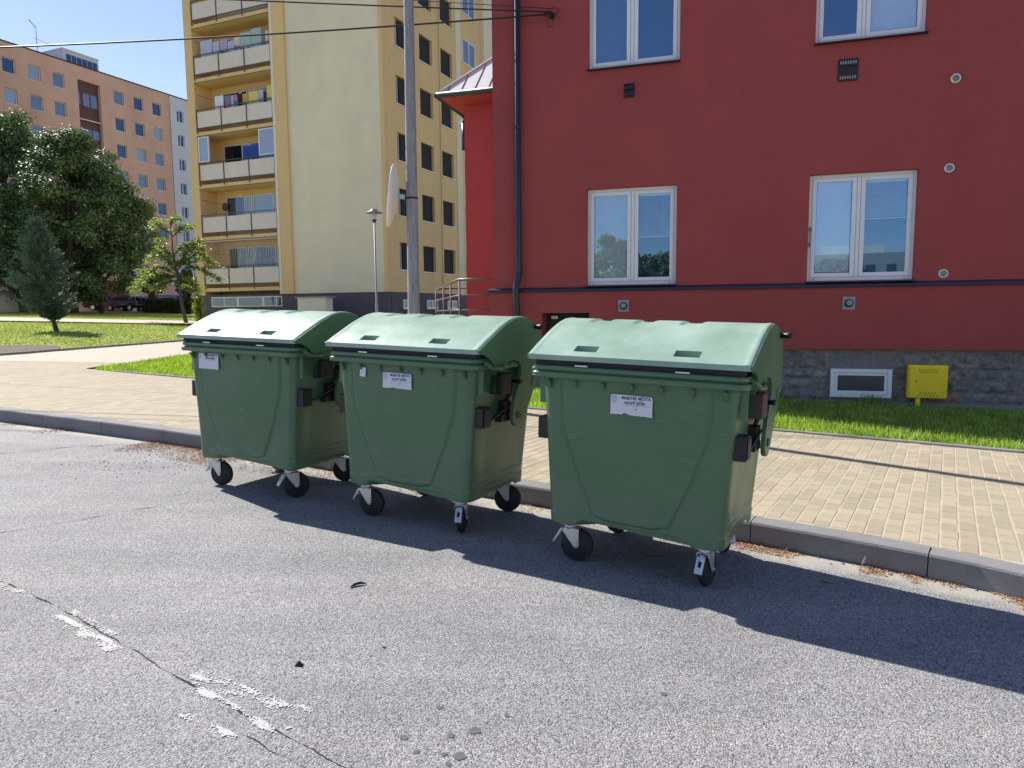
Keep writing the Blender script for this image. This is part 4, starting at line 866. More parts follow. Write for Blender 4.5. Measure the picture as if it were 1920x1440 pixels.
# cable anchor and overhead cables
aw = fr.uv(1036, 32); aw = fr.mw@Vector((aw.x, -.02, aw.z))
an = thing('cable_bracket', 'black looped cable bundle fixed to the red wall', 'cable bracket', loc=aw)
put('hook', MB().tube([(0, .02, 0), (0, -.12, .0)], .012, 6).box((-.03, .005, -.03), (.03, .02, .03)), 'black', an)
for (rx, rz_, dx, dz) in ((.05, .10, -.04, -.09), (.07, .05, .03, .05), (.10, .03, -.05, .0)):
    put('cable_loop', MB().tube([(dx+rx*math.cos(t), -.08, dz+rz_*math.sin(t)) for t in np.linspace(0, 6.3, 18)], .006, 5), 'black', an)
def cable(p0, p1, r, label, sag=.25):
    P = [p0.lerp(p1, t)-Vector((0, 0, sag*4*t*(1-t))) for t in np.linspace(0, 1, 24)]; c = MB().tube([p-p0 for p in P], r, 6); o = put('overhead_cable', c, 'black', label=label, cat='cable', group='overhead cables'); o.location = p0
A0 = aw+Vector((-.02, -.1, .0))
cable(A0, atY(-420, 100, 12.5), .0135, 'thick black cable crossing the sky towards the left edge', .10)
cable(A0+Vector((0, 0, .03)), atY(-700, -62, 13.5), .011, 'black cable rising leftwards above the balconies to the top edge', .06)
cable(A0+Vector((0, 0, .08)), atY(-600, -95, 20.), .006, 'thin grey wire just above the rising black cable', .05)
# pole with the traffic mirror
pb = terr(785, 757); pb = atY(782, 757, 10.2); p0, p1 = atY(776, 585, 10.2), atY(766, 0, 10.2); dd = (p1-p0)/(p1.z-p0.z)
gz = Vector(G2W((p0.x, 10.2, .12))).z; base = p0+dd*(gz-p0.z)
po = thing('utility_pole', 'weathered grey wooden pole standing between the yellow block and the red house', 'pole', loc=base)
pts = [dd*z for z in np.linspace(-.1, 8.5, 18)]; put('shaft', MB().tube(pts, [.092-.0042*z for z in np.linspace(-.1, 8.5, 18)], 20), 'wood', po)
zz = 3.11-base.z; cc = dd*zz
put('clamp_band', MB().lathe([(.078, -.012), (.084, -.012), (.084, .012), (.078, .012)], 18, tuple(cc+Vector((0, 0, .0)))), 'black', po)
tm_ = thing('traffic_mirror', 'white backed traffic mirror seen edge on beside the grey pole', 'mirror', loc=base+cc+Vector((-.265, -.02, .03)), rz=R_(-4))
tm_.rotation_euler = (0, R_(7), R_(5.5))
prof = [(0, .075), (.10, .070), (.22, .052), (.33, .026), (.41, -.002), (.43, -.022), (.435, -.030), (.43, -.034), (.42, -.030), (.40, -.020), (.0, -.012)]
put('back_shell', MB().lathe(prof, 40, (0, 0, 0), 'x'), 'mirrorback', tm_); put('mirror_face', MB().lathe([(0, -.050), (.20, -.044), (.40, -.022)], 32, (0, 0, 0), 'x'), mat('mirror_glass', (.85, .87, .9), .04, .0, metal=1.), tm_)
vis_ = MB(); 
for k in range(17):
    t = math.pi*(.14+.72*k/16)
    vis_.add([], [])
put('arm', MB().tube([(.07, 0, .01), (.17, 0, .01)], .036, 12), 'cyan', tm_); put('arm_bolt', MB().tube([(.16, 0, .01), (.25, 0, 0)], .010, 6), 'black', tm_)
# lamp post before the beige gable
lb = atY(707, 575, 25); lt = atY(702, 418, 25); gz = Vector(G2W((lb.x, 25, .15+float(ramp(25))))).z; hh = lt.z-gz
lp = thing('street_lamp', 'slim grey park lamp with flat round hood before the beige gable', 'street lamp', loc=(lt.x, 25, gz))
put('pole', MB().tube([(0, 0, -.1), (0, 0, 1.2), (0, 0, 1.22), (0, 0, hh)], [.05, .048, .034, .030], 10), 'steel', lp); put('base_cone', MB().lathe([(.03, hh), (.09, hh+.10), (.085, hh+.12)], 14), 'navy', lp)
put('glass_cylinder', MB().lathe([(.085, hh+.12), (.085, hh+.36), (.03, hh+.38)], 14), mat('lamp_glass', (.62, .60, .60), .3), lp); put('hood', MB().lathe([(.07, hh+.46), (.12, hh+.46), (.12, hh+.42), (.30, hh+.35), (.30, hh+.335), (.0, hh+.40)], 20), 'steel', lp)
# ---------------------------------------------------------------- yellow panel block with loggias
fy = Fac((-11.50747, 36.2, 2.47188), 23.4)
yb = thing('apartment_block', 'tall yellow and beige panel block with stacked balconies', 'apartment block', mw=fy.mw)
def YP(n, mb, m, par=yb, **k): return put(n, mb, m, par, **k)
TOP = 25.0; SLB = [.18+2.69*k for k in range(9)]
fw_cache = {}
def far_window(par, u, v, w_, h, style=0, rot=None, sill=True, glassm='glass', y=.16):
    key = (round(w_, 2), round(h, 2), style, sill, y)
    if key not in fw_cache:
        f = MB(); frame_rect(f, 0, 0, w_, h, .06, y-.03, y+.03)
        if style == 1: f.box((w_*.5-.04, y-.028, .06), (w_*.5+.04, y+.028, h-.06))
        if style == 2: f.box((w_*.38-.04, y-.028, .06), (w_*.38+.04, y+.028, h-.06))
        if sill: f.box((-.05, -.05, -.05), (w_+.05, y-.032, -.002))
        fw_cache[key] = (f.mesh('window'), MB().box((.061, y-.005, .061), (w_-.061, y+.005, h-.061)).mesh('pane'))
    a, b = fw_cache[key]; o = put('window', a, 'white', par)
    m = Matrix.Translation((u, 0, v)) if rot is None else rot@Matrix.Translation((u, 0, v)); o.matrix_local = m
    b2 = b
    if glassm != 'glass':
        k2 = (key, glassm)
        if k2 not in fw_cache: c = b.copy(); c.materials.clear(); c.materials.append(M[glassm]); fw_cache[k2] = c
        b2 = fw_cache[k2]
    put('pane', b2, glassm, o); return o
M['cur1'] = glass('glass_white_curtain', (.34, .36, .40), .03); M['cur2'] = glass('glass_dark_curtain', (.07, .07, .08), .03)
# front: left fin, loggia cells, right fin, gable
YP('wall', MB().box((-5.86, 0, .0), (-5.32, 9, TOP)), 'tan')
YP('pilaster', MB().box((-.13, -.12, .0), (.03, 1.3, TOP)), 'cream'); YP('pilaster', MB().box((.031, -.10, .0), (.72, 1.3, TOP)), 'tan')
YP('gable', MB().box((.721, .02, .0), (6.03, 1.3, TOP)), 'beige'); YP('corner_strip', MB().box((6.031, .0, .0), (6.235, .3, TOP)), 'tan')
YP('plinth', MB().box((-5.80, .05, -3), (6.2, 9, -.002)), 'plinth')
YP('loggia_wall', wall(MB(), -5.32, -.13, .0, TOP, [(-4.7, z-.52+.0, -.35, z+1.95) if 0 else (-4.75, z+.95, -.25, z+2.42, .1) for z in SLB[:-1]], 1.2), 'tan')
YP('core', MB().box((-5.31, 1.6, 0), (6.09, 9, TOP-.01)), 'interior')
bwin = MB(); 
o = YP('basement_window', MB().box((-4.9, .02, -.62), (-.15, .045, -.10)), 'white')
for a, b in ((-4.85, -4.05), (-3.98, -3.15), (-3.0, -1.45), (-1.3, -.55), (-.48, -.2)): YP('pane', MB().box((a, .01, -.57), (b, .019, -.15)), 'cur2', o)
for k, z in enumerate(SLB[:-1]):
    sl_o = YP('loggia_slab', MB().box((-5.32, .0, z), (-.132, 1.2, z+.20)), 'tan'); YP('slab_edge', MB().box((-5.33, -.012, z-.015), (-.135, .0, z+.02)), 'rust', sl_o)
    f = MB(); f.box((-5.22, -.05, z+1.30), (-.15, -.01, z+1.34)); f.box((-5.22, -.04, z+.36), (-.15, -.005, z+.41))
    for u in (-5.21, -3.54, -1.86, -.19): f.box((u-.02, -.06, z+.10), (u+.02, -.03, z+1.34))
    pr = YP('balcony_railing', f, 'rust')
    for a, b in ((-5.18, -3.57), (-3.51, -1.89), (-1.83, -.22)): YP('parapet_panel', MB().box((a, -.028, z+.42), (b, -.008, z+1.20)), 'panel', pr)
    # windows of the loggia back wall
    mts = ['cur2', 'glass', 'glassl', 'cur1', 'glass']
    xs4 = [(-4.74, -3.42), (-3.36, -2.92), (-2.86, -1.45), (-1.40, -.28)]
    for q, (a, b) in enumerate(xs4):
        w_ = far_window(yb, a, z+.95, b-a, 1.46, 0, Matrix.Translation((0, 1.2, 0)), False, mts[(k*3+q*2) % 5] if k != 1 else ['cur2', 'cur1', 'cur1', 'glassl'][q], .05)
    if k != 2: YP('line_bracket', MB().tube([(-5.3, .15, z+2.15), (-5.0, .7, z+2.05), (-4.9, 1.1, z+2.05)], .010, 4), 'rust')
YP('curtain', MB().box((-3.3, 1.3, SLB[1]+.95), (-1.3, 1.32, SLB[1]+2.3)), 'white')
# glazed side screens on the third loggia
z = SLB[2]
for a, b in ((-5.28, -4.55), (-1.22, -.16)):
    f = MB(); frame_rect(f, a, z+1.36, b, z+2.66, .07, .02, .08); YP('pane', MB().box((a+.071, .045, z+1.432), (b-.071, .055, z+2.588)), 'cur1', YP('loggia_screen', f, 'white'))
# wavy security grille, lowest loggia
g = MB()
for k in range(47):
    u = -5.25+k*.109; g.tube([(u+.02*math.sin(t*3.1), -.02-.10*math.sin(math.pi*t), SLB[0]+1.36+1.3*t) for t in np.linspace(0, 1, 7)], .010, 4)
g.box((-5.27, -.03, SLB[0]+2.62), (-.17, -.01, SLB[0]+2.65)); YP('security_grille', g, 'cream')
YP('wall_ornament', MB().lathe([(0, 0), (.16, -.03), (.22, -.02), (0, .05)], 10, (-4.75, 1.16, SLB[1]+1.9), 'y'), 'rust')
# side wall receding to the right
R90 = Matrix.Translation((6.235, .301, 0))@Matrix.Rotation(R_(90), 4, 'Z')
rowz = [1.09, 3.66, 6.25, 8.88, 11.50, 14.15, 16.8, 19.4]
hs = []
for z in rowz: hs += [(.80, z, 2.05, z+1.30), (3.02, z, 4.30, z+1.30), (5.20, z, 6.50, z+1.30)]
sw = YP('side_wall', wall(MB(), 0, 6.85, 0, TOP, [(a, b, c, d, .30) for a, b, c, d in hs]), 'tan'); sw.matrix_local = R90
s2 = YP('side_wall', MB().box((6.851, -.05, 0), (7.45, .3, TOP)), 'beige'); s2.matrix_local = R90
hs2 = [(7.75, z, 9.3, z+1.28, .2) for z in (2.2, 4.9, 7.55, 10.2, 12.85, 15.5)]
s3 = YP('side_wall', wall(MB(), 7.451, 10.1, 0, TOP, [(a, b, c, d, .2) for a, b, c, d, e in hs2], .0), 'tan'); s3.matrix_local = R90
s4 = YP('side_wall', MB().box((10.101, -.2, 0), (14.4, .3, TOP)), 'beige'); s4.matrix_local = R90
YP('side_plinth', MB().box((6.0, .3, -3), (6.22, 14, -.002)), 'plinth')
for i_, (a, b, c, d) in enumerate(hs): far_window(yb, a, b, c-a, d-b, 2, R90, True, ['glass', 'cur2', 'glass', 'cur2', 'glassl'][(i_*7) % 5] if i_ % 4 == 1 else 'glass', .26)
for (a, b, c, d, e) in hs2: far_window(yb, a, b, c-a, d-b, 1, R90, True, 'glassl', .02)
for a in (.9, 3.2, 5.4):
    far_window(yb, a, -.78, 1.1, .42, 1, R90@Matrix.Translation((0, -.04, 0)), True, 'glass', .0)
for z in np.arange(.9, 15, 1.345):
    o = YP('wall_vent', MB().lathe([(.0, -.02), (.035, -.02), (.045, 0)], 8, (.36, 0, float(z)), 'y'), 'panel'); o.matrix_local = R90
o = YP('conductor_wire', MB().tube([(4.92, -.06, .2), (4.92, -.06, TOP)], .012, 4), 'rust'); o.matrix_local = R90
YP('roof', MB().box((-5.9, -.1, TOP), (6.3, 14, TOP+.2)), 'plinth')
ub = thing('utility_cabinet', 'pale grey cabinet with flat cap before the beige gable plinth', 'utility cabinet', mw=fy.mw@Matrix.Translation((2.1, -1.6, -1.28)))
put('body', MB().box((.1, 0, 0), (1.75, .5, 1.02)), 'panel', ub); put('cap', MB().box((0, -.08, 1.021), (1.9, .58, 1.07)), 'steel', ub)
# laundry, every piece its own thing
def laundry(u0, v1, u1, v0, mat_, label, name='towel', cat='towel'):
    n = 8; V = []
    for j in (0, 1):
        for i in range(n+1): t = i/n; V.append(((u1-u0)*t, .0+.025*math.sin(t*9+u0)*(1-j*.7), (v1-v0)*(j-.0)+(0 if j else .02*math.sin(t*5))))
    W_ = V+[(x, y+.012, z) for x, y, z in V]; m_ = n+1
    F = [(i, i+1, m_+i+1, m_+i) for i in range(n)]+[(2*m_+i+1, 2*m_+i, 3*m_+i, 3*m_+i+1) for i in range(n)]+[(m_+i, m_+i+1, 3*m_+i+1, 3*m_+i) for i in range(n)]+[(i+1, i, 2*m_+i, 2*m_+i+1) for i in range(n)]+[(0, m_, 3*m_, 2*m_), (n+m_, n, 2*m_+n, 3*m_+n)]
    put(name, MB().add(W_, F), cloth(*mat_), label=label, cat=cat, group='laundry drying on the yellow block balconies', mw=fy.mw@Matrix.Translation((u0, .10, v0)))
Wt, Pu, Cr, Mi, Dk, Ye, Or, Pk, Bl, Mr, Gy, Lt = ('white', (.62, .64, .70)), ('lilac_c', (.50, .38, .62)), ('cream_c', (.70, .62, .45)), ('mint', (.40, .52, .52)), ('charcoal', (.02, .02, .03)), ('yellow_c', (.72, .62, .22)), ('orange_c', (.70, .38, .04)), ('pink', (.6, .2, .35)), ('blue', (.02, .07, .32)), ('maroon', (.10, .02, .025)), ('mauve', (.25, .22, .28)), ('pale_blue', (.48, .54, .68))
for a in [(-4.87, 12.99, -4.06, 12.14, Lt, 'large white patterned sheet at the left end of the upper washing line', 'bed_sheet', 'sheet'), (-4.02, 12.82, -3.56, 12.18, Lt, 'pale blue cloth right of the white sheet on the upper line'), (-3.52, 12.87, -3.03, 12.27, Pu, 'lilac towel on the upper washing line'), (-3.0, 12.72, -2.60, 12.2, Lt, 'pale cloth right of the lilac towel'),
          (-2.58, 12.85, -2.2, 12.42, Cr, 'small cream garment on the upper line', 'shirt', 'shirt'), (-2.16, 12.98, -1.50, 12.24, Mi, 'pale mint sheet on the upper line beside the cream garment', 'bed_sheet', 'sheet'), (-1.46, 13.06, -.84, 12.18, Mi, 'pale mint sheet farthest right on the upper line', 'bed_sheet', 'sheet'), (-.80, 12.9, -.62, 12.24, Gy, 'narrow mauve garment right of the mint sheets', 'shirt', 'shirt'), (-.58, 12.85, -.38, 12.26, Cr, 'beige garment near the right end of the upper line', 'shirt', 'shirt'), (-.34, 12.82, -.18, 12.27, Pk, 'pink garment at the right end of the upper line', 'shirt', 'shirt'),
          (-4.06, 10.15, -3.46, 9.43, Wt, 'white towel at the left end of the lower washing line'), (-3.4, 10.1, -2.98, 9.5, Gy, 'dark mauve trousers beside the white towel', 'trousers', 'trousers'), (-2.95, 10.07, -2.80, 9.43, Lt, 'narrow pale blue towel on the lower line'), (-2.76, 10.08, -2.55, 9.75, Pk, 'pink garment on the lower line', 'shirt', 'shirt'), (-2.50, 10.08, -2.22, 9.4, Dk, 'black trousers on the lower line left of the orange shirt', 'trousers', 'trousers'), (-2.18, 10.05, -1.85, 9.62, Or, 'orange shirt on the lower line', 'shirt', 'shirt'),
          (-1.75, 10.11, -1.16, 9.41, Ye, 'large pale yellow towel on the lower line'), (-1.12, 10.12, -.86, 9.72, Lt, 'small pale garment right of the yellow towel', 'shirt', 'shirt'), (-.84, 10.0, -.66, 9.47, Mr, 'maroon garment on the lower line', 'shirt', 'shirt'), (-.62, 10.27, -.21, 9.67, Ye, 'yellow shirt at the right end of the lower line', 'shirt', 'shirt'), (-2.32, 7.5, -1.28, 6.82, Bl, 'bright blue towel on the glazed balcony')]: laundry(*a)

# ---------------------------------------------------------------- orange block far left
K_ = 1.15
P0 = CC+(np.array([-36.4347767, 76., 2.82863247])-CC)*K_
fo = Fac(P0, -66.4)
ob = thing('apartment_block', 'long orange panel block behind the big trees with a lilac end section', 'apartment block', mw=fo.mw)
def sc(v): return v*K_
cols = [-21.6, -19.45, -17.3, -15.2, -13.04, -10.9, None, -4.9, -2.72, -.56]
rows_ = [19.08+0*1, 16.57, 14.03, 11.5, 9.0, 6.45, 3.95, 1.55]
hl = []; 
for r_ in rows_:
    for c_ in cols:
        if c_ is not None: hl.append(((c_-.04)*K_, sc(r_), (c_+1.04)*K_, sc(r_+1.24)))
lg = (-8.62*K_, sc(3.2), -6.36*K_, sc(20.33), .55)
ow = put('wall', wall(MB(), -34, 1.50*K_, sc(-2), sc(21.55), [(a, b, c, d, .28) for a, b, c, d in hl]+[lg]), 'orange', ob)
hg = [(2.42*K_, sc(r_), 3.27*K_, sc(r_+1.17), .28) for r_ in rows_]
put('wall', wall(MB(), 1.54*K_, 9, sc(-2), sc(21.55), hg), 'lilac', ob); put('joint_strip', MB().box((1.50*K_, -.02, sc(-2)), (1.54*K_, .2, sc(21.55))), 'navy', ob)
put('parapet_cap', MB().box((-34, -.06, sc(21.55)), (9, 12, sc(21.66))), 'navy', ob); put('core', MB().box((-34, .6, sc(-2)), (9, 12, sc(21.5))), 'interior', ob)
R0 = Matrix.Identity(4)
for i_, (a, b, c, d) in enumerate(hl): far_window(ob, a, b, c-a, d-b, 0, R0, True, ['glassl', 'glass', 'cur1', 'glassl', 'glass'][(i_*3+i_//9) % 5], .22)
for (a, b, c, d, e) in hg: far_window(ob, a, b, c-a, d-b, 1, R0, True, 'glass', .22)
for k in range(7):
    z0, z1 = sc(20.33-3.42-2.52*(k-0)) if k == 0 else sc(20.33-3.42-2.52*k), sc(20.33) if k == 0 else sc(16.75-2.52*(k-1))
    if z1-z0 < .5: continue
    o = put('loggia_infill', MB().box((-8.6*K_, .40, z0), (-6.38*K_, .44, z1-.01)), 'brownpan', ob)
    for j, (a, b) in enumerate(((-8.55, -8.25), (-7.95, -7.30), (-7.15, -6.5))): put('pane', MB().box((a*K_, .37, z0+(z1-z0)*.36), (b*K_, .399, z0+(z1-z0)*.70)), 'glassl', o)
    put('slab', MB().box((-8.6*K_, .2, z0-.12), (-6.38*K_, .395, z0-.002)), 'cream', o)
o = put('roof_house', MB().box((-9.89*K_+1.1, 1.5, sc(21.6)), (-6.33*K_+1.1, 4.8, sc(23.1))), 'lilac', ob); put('cap', MB().box((-9.95*K_+1.1, 1.4, sc(23.1)), (-6.27*K_+1.1, 4.9, sc(23.2))), 'white', o)
for k in range(6): put('pane', MB().box(((-9.55+k*.52)*K_+1.1, 1.45, sc(22.15)), ((-9.12+k*.52)*K_+1.1, 1.499, sc(22.75))), 'glass', o)
at_ = thing('roof_antenna', 'thin television antenna mast on the roof of the orange block', 'antenna', mw=fo.mw@Matrix.Translation((fo.uv(70, 95, 2.2).x, 2.2, sc(21.6))))
put('mast', MB().tube([(0, 0, 0), (0, 0, 3.3)], .035, 6), 'steel', at_); put('antenna_arm', MB().tube([(0, 0, 3.2), (-.7, 0, 3.8)], .045, 5).tube([(-.35, 0, 2.1), (1.5, 0, 1.95)], .022, 5).tube([(-.3, 0, 1.3), (.7, 0, 1.27)], .016, 5), 'steel', at_)
put('doorway', MB().box((-8.4*K_, -1.2, sc(-2)), (-5.6*K_, .0, sc(1.9))), 'brick_red', ob)

# ---------------------------------------------------------------- trees
def leaf_mesh(name, P, Nrm, size, m, aspect=1.7, jit=.5):
    n = len(P); a = rng.normal(0, 1, (n, 3)); a /= np.linalg.norm(a, axis=1)[:, None]; nn = Nrm+jit*a; nn /= np.linalg.norm(nn, axis=1)[:, None]+1e-9
    t = np.cross(nn, rng.normal(0, 1, (n, 3))); t /= np.linalg.norm(t, axis=1)[:, None]+1e-9; b = np.cross(nn, t)
    s = size*rng.uniform(.55, 1.3, n)[:, None]
    V = np.stack([P-t*s*aspect/2, P-b*s*.5+nn*s*.08, P+t*s*aspect/2-nn*s*.12, P+b*s*.5+nn*s*.08], 1).reshape(-1, 3); F = np.arange(4*n).reshape(n, 4)
    return npmesh(name, V, F)
def big_tree(loc, H, Rr, label, n=52000, seed=1, trunk=.28, low=.03, size=.125):
    random.seed(seed); r = np.random.default_rng(seed)
    t = thing('broadleaf_tree', label, 'tree', loc=loc, group='large dark broadleaf trees before the orange block')
    tr = MB().tube([(0, 0, -.3), (.05, 0, H*.15), (-.05, .05, H*.35), (.1, 0, H*.6), (0, 0, H*.85)], [trunk, trunk*.8, trunk*.6, trunk*.35, .04], 10)
    cl = []
    for k in range(130):
        f = random.random(); z = H*(low+.08+(.86-low)*f); rad = Rr*math.sin(math.pi*min(1, .18+.80*f**.85))**.7*(.45+.55*random.random()**.5)*(1 if f < .75 else .8)
        a = random.uniform(0, 6.283); p = np.array([rad*math.cos(a), rad*math.sin(a), z]); cl.append((p, random.uniform(.5, 1.15)*Rr*.22))
        if k < 26: q = H*(.12+.6*f); tr.tube([(0, 0, q), (p[0]*.5, p[1]*.5, (q+p[2])/2+.2), tuple(p)], [.10, .05, .015], 5)
    for k in range(9):
        a = random.uniform(0, 6.28); cl.append((np.array([Rr*.28*math.cos(a), Rr*.28*math.sin(a), H*random.uniform(.88, .985)]), Rr*.17))
    put('trunk', tr, 'barkdark', t)
    wts = np.array([c[1]**2 for c in cl]); wts /= wts.sum(); idx = r.choice(len(cl), n, p=wts)
    C_ = np.array([c[0] for c in cl])[idx]; rad = np.array([c[1] for c in cl])[idx]
    d = r.normal(0, 1, (n, 3)); d /= np.linalg.norm(d, axis=1)[:, None]; rr = rad*r.random(n)**.33*(1+.25*r.normal(0, 1, n).clip(-1, 1.5)); d2 = d*[1, 1, .75]
    P = C_+d2*rr[:, None]; put('crown', leaf_mesh('crown', P, d+[0, 0, .5], size, None), 'leaf', t)
    return t
def tbase(px, Y): 
    d = Q.T@rayW(px, 583); x = d[0]/d[1]*Y; return Vector(G2W((x, Y, .12+float(ramp(Y)))))
big_tree(tbase(28, 53), 14.6, 5.0, 'large dark broadleaf tree at the left edge before the orange block', seed=3)
big_tree(tbase(140, 51), 13.0, 4.7, 'large dark broadleaf tree with visible trunk behind the blue green conifer', seed=5, n=60000)
big_tree(tbase(190, 55), 12.2, 4.3, 'rounded dark broadleaf tree right of the big tree, near the parked cars', seed=8, n=40000, trunk=.2, low=.2)
big_tree(tbase(-110, 50), 13.5, 4.5, 'large broadleaf tree just beyond the left edge', seed=9, n=22000)
for (px, Y, H, Rr, lb, sd_) in ((288, 66, 4.0, 1.0, 'small dark round topped tree in front of the orange block doorway', 21), (355, 66, 4.0, 1.1, 'small dark clipped tree beside the lilac wall behind the hedge', 22)):
    big_tree(tbase(px, Y), H, Rr, lb, n=5000, seed=sd_, trunk=.09, low=.4, size=.12)
# conifer
def conifer(loc):
    random.seed(4); r = np.random.default_rng(4); H = 4.05
    t = thing('conifer', 'blue green conifer leaning slightly on the sunny lawn', 'conifer', loc=loc)
    tr = MB().tube([(.0, 0, -.1), (-.10, 0, .35), (-.28, 0, .9), (-.38, 0, 2.0), (-.46, 0, 3.2), (-.50, 0, H)], [.085, .075, .06, .04, .02, .006], 8)
    ax_ = lambda z: np.array([np.interp(z, [0, .35, .9, 2, 3.2, H], [0, -.1, -.28, -.38, -.46, -.50]), 0, z])
    P = []; D = []
    for k in range(330):
        f = random.random()**1.15; z = .42+f*(H-.46); a = random.uniform(0, 6.283)
        L = float(np.interp(f, [0, .05, .15, .3, .44, .64, .84, 1], [.22, .50, .95, 1.12, .95, .68, .40, .08]))*random.uniform(.62, 1.18)
        if math.cos(a) > .3 and f < .25: L *= 1.12
        rise = .05+1.15*f; b = ax_(z); d = np.array([math.cos(a), math.sin(a), rise]); d /= np.linalg.norm(d)
        e = b+d*L; tr.tube([tuple(b), tuple((b+e)/2-np.array([0, 0, .03])), tuple(e)], [.016, .010, .004], 4, False)
        m = int(105*L+14); s = r.random(m)**.75; side = r.normal(0, 1, (m, 3))*[1, 1, .5]*(.030+.10*(1-s))[:, None]*min(1, L+.35)
        q = b+d*(L*s)[:, None]+side; q[:, 2] -= .04*np.sin(s*3.1); P.append(q); dd_ = d*1.0+side*5+np.array([0, 0, .25]); D.append(dd_)
    P = np.concatenate(P); D = np.concatenate(D); D /= np.linalg.norm(D, axis=1)[:, None]; n = len(P)
    s = r.uniform(.06, .13, n)[:, None]; wv = np.cross(D, r.normal(0, 1, (n, 3))); wv /= np.linalg.norm(wv, axis=1)[:, None]; wv *= .016
    V = np.stack([P-wv, P+wv, P+D*s], 1).reshape(-1, 3); put('trunk', tr, 'barkdark', t); put('crown', npmesh('crown', V, np.arange(3*n).reshape(n, 3)), 'needle', t)
conifer(terr(107, 620))
# young tree with layered branches
def young():
    random.seed(11); r = np.random.default_rng(11); base = terr(348, 606); Y = base.y
    t = thing('young_tree', 'slender young tree with sparse yellow green leaves before the yellow block', 'tree', loc=base)
    L = lambda px, py, dy=0.: atY(px, py, Y+dy)-base
    tr = MB(); main = [(350, 610), (341, 570), (334, 520), (330, 505), (324, 470), (322, 440), (318, 415)]
    tr.tube([L(*p) for p in main], [.10, .085, .07, .055, .035, .02, .008], 8)
    br = [((334, 520), (300, 515), (262, 528), (246, 545)), ((334, 515), (360, 500), (395, 515), (414, 528)), ((331, 508), (350, 485), (380, 478), (397, 500)), ((330, 505), (310, 485), (290, 478), (278, 492)),
          ((326, 478), (345, 462), (366, 458), (374, 450)), ((322, 445), (340, 428), (352, 424), (362, 428)), ((322, 440), (305, 425), (295, 415), (288, 424)), ((335, 525), (310, 532), (290, 545), (270, 532)), ((334, 522), (352, 520), (372, 545), (345, 535)), ((328, 490), (312, 470), (300, 462), (300, 448)), ((334, 512), (320, 495), (355, 492), (375, 485)), ((320, 425), (322, 412), (330, 405), (340, 412)), ((330, 500), (345, 480), (352, 470), (385, 468)), ((333, 516), (300, 500), (284, 505), (268, 515)), ((333, 512), (322, 520), (305, 522), (312, 540))]
    P = []
    for k, b in enumerate(br):
        for rep in range(2):
            dy = random.uniform(-1.2, 1.2); pts = [L(p[0]+random.uniform(-3, 3)*rep*i, p[1]+random.uniform(-3, 3)*rep*i, dy*i/3) for i, p in enumerate(b)]
            C_ = catmull([tuple(p) for p in pts], .08); tr.tube([tuple(p) for p in C_], list(np.linspace(.028, .006, len(C_))), 5, False)
            for p in C_[len(C_)//4:]:
                m = 11; o = r.normal(0, 1, (m, 3))*[.13, .13, .055]+[0, 0, .01]; P.append(p+o)
    P = np.concatenate(P); put('trunk', tr, 'bark', t); put('crown', leaf_mesh('crown', P, np.tile([0, 0, 1.], (len(P), 1)), .085, None, 1.9, .55), 'leafy', t)
young()
# hedge in front of the cars
def hedge():
    r = np.random.default_rng(2); a, b = tbase(272, 63), tbase(372, 61); n = 16000; t = r.random(n); P = np.outer(1-t, a)+np.outer(t, b); nz = r.random(n)
    P[:, 2] += nz*(1.15+.08*np.sin(t*40)); P[:, 1] += r.uniform(-.5, .5, n); P[:, 0] += r.normal(0, .05, n)
    o = put('hedge', leaf_mesh('hedge', P-np.array(a), r.normal(0, 1, (n, 3))+[0, -.5, .6], .12, None), 'hedge', label='low dark clipped hedge in front of the silver cars', cat='hedge'); o.location = a
hedge()
r_ = np.random.default_rng(6); b_ = atY(372, 590, 34.6); n = 900; P = r_.normal(0, 1, (n, 3))*[.10, .10, .40]+[0, 0, .35]
o = put('shrub', leaf_mesh('shrub', P, r_.normal(0, 1, (n, 3)), .07, None), 'leafy', label='small yellow green climbing shrub at the left corner of the yellow block', cat='shrub'); o.location = b_
wp = thing('signal_post', 'thin pale post at the left corner of the yellow block', 'post', loc=atY(369, 592, 35)-Vector((0, 0, .6))); put('tube', MB().tube([(0, 0, 0), (-.03, 0, 2.7)], .035, 8), 'steel', wp); put('sleeve', MB().tube([(0, 0, .1), (0, 0, 1.35)], .055, 8), 'panel', wp)
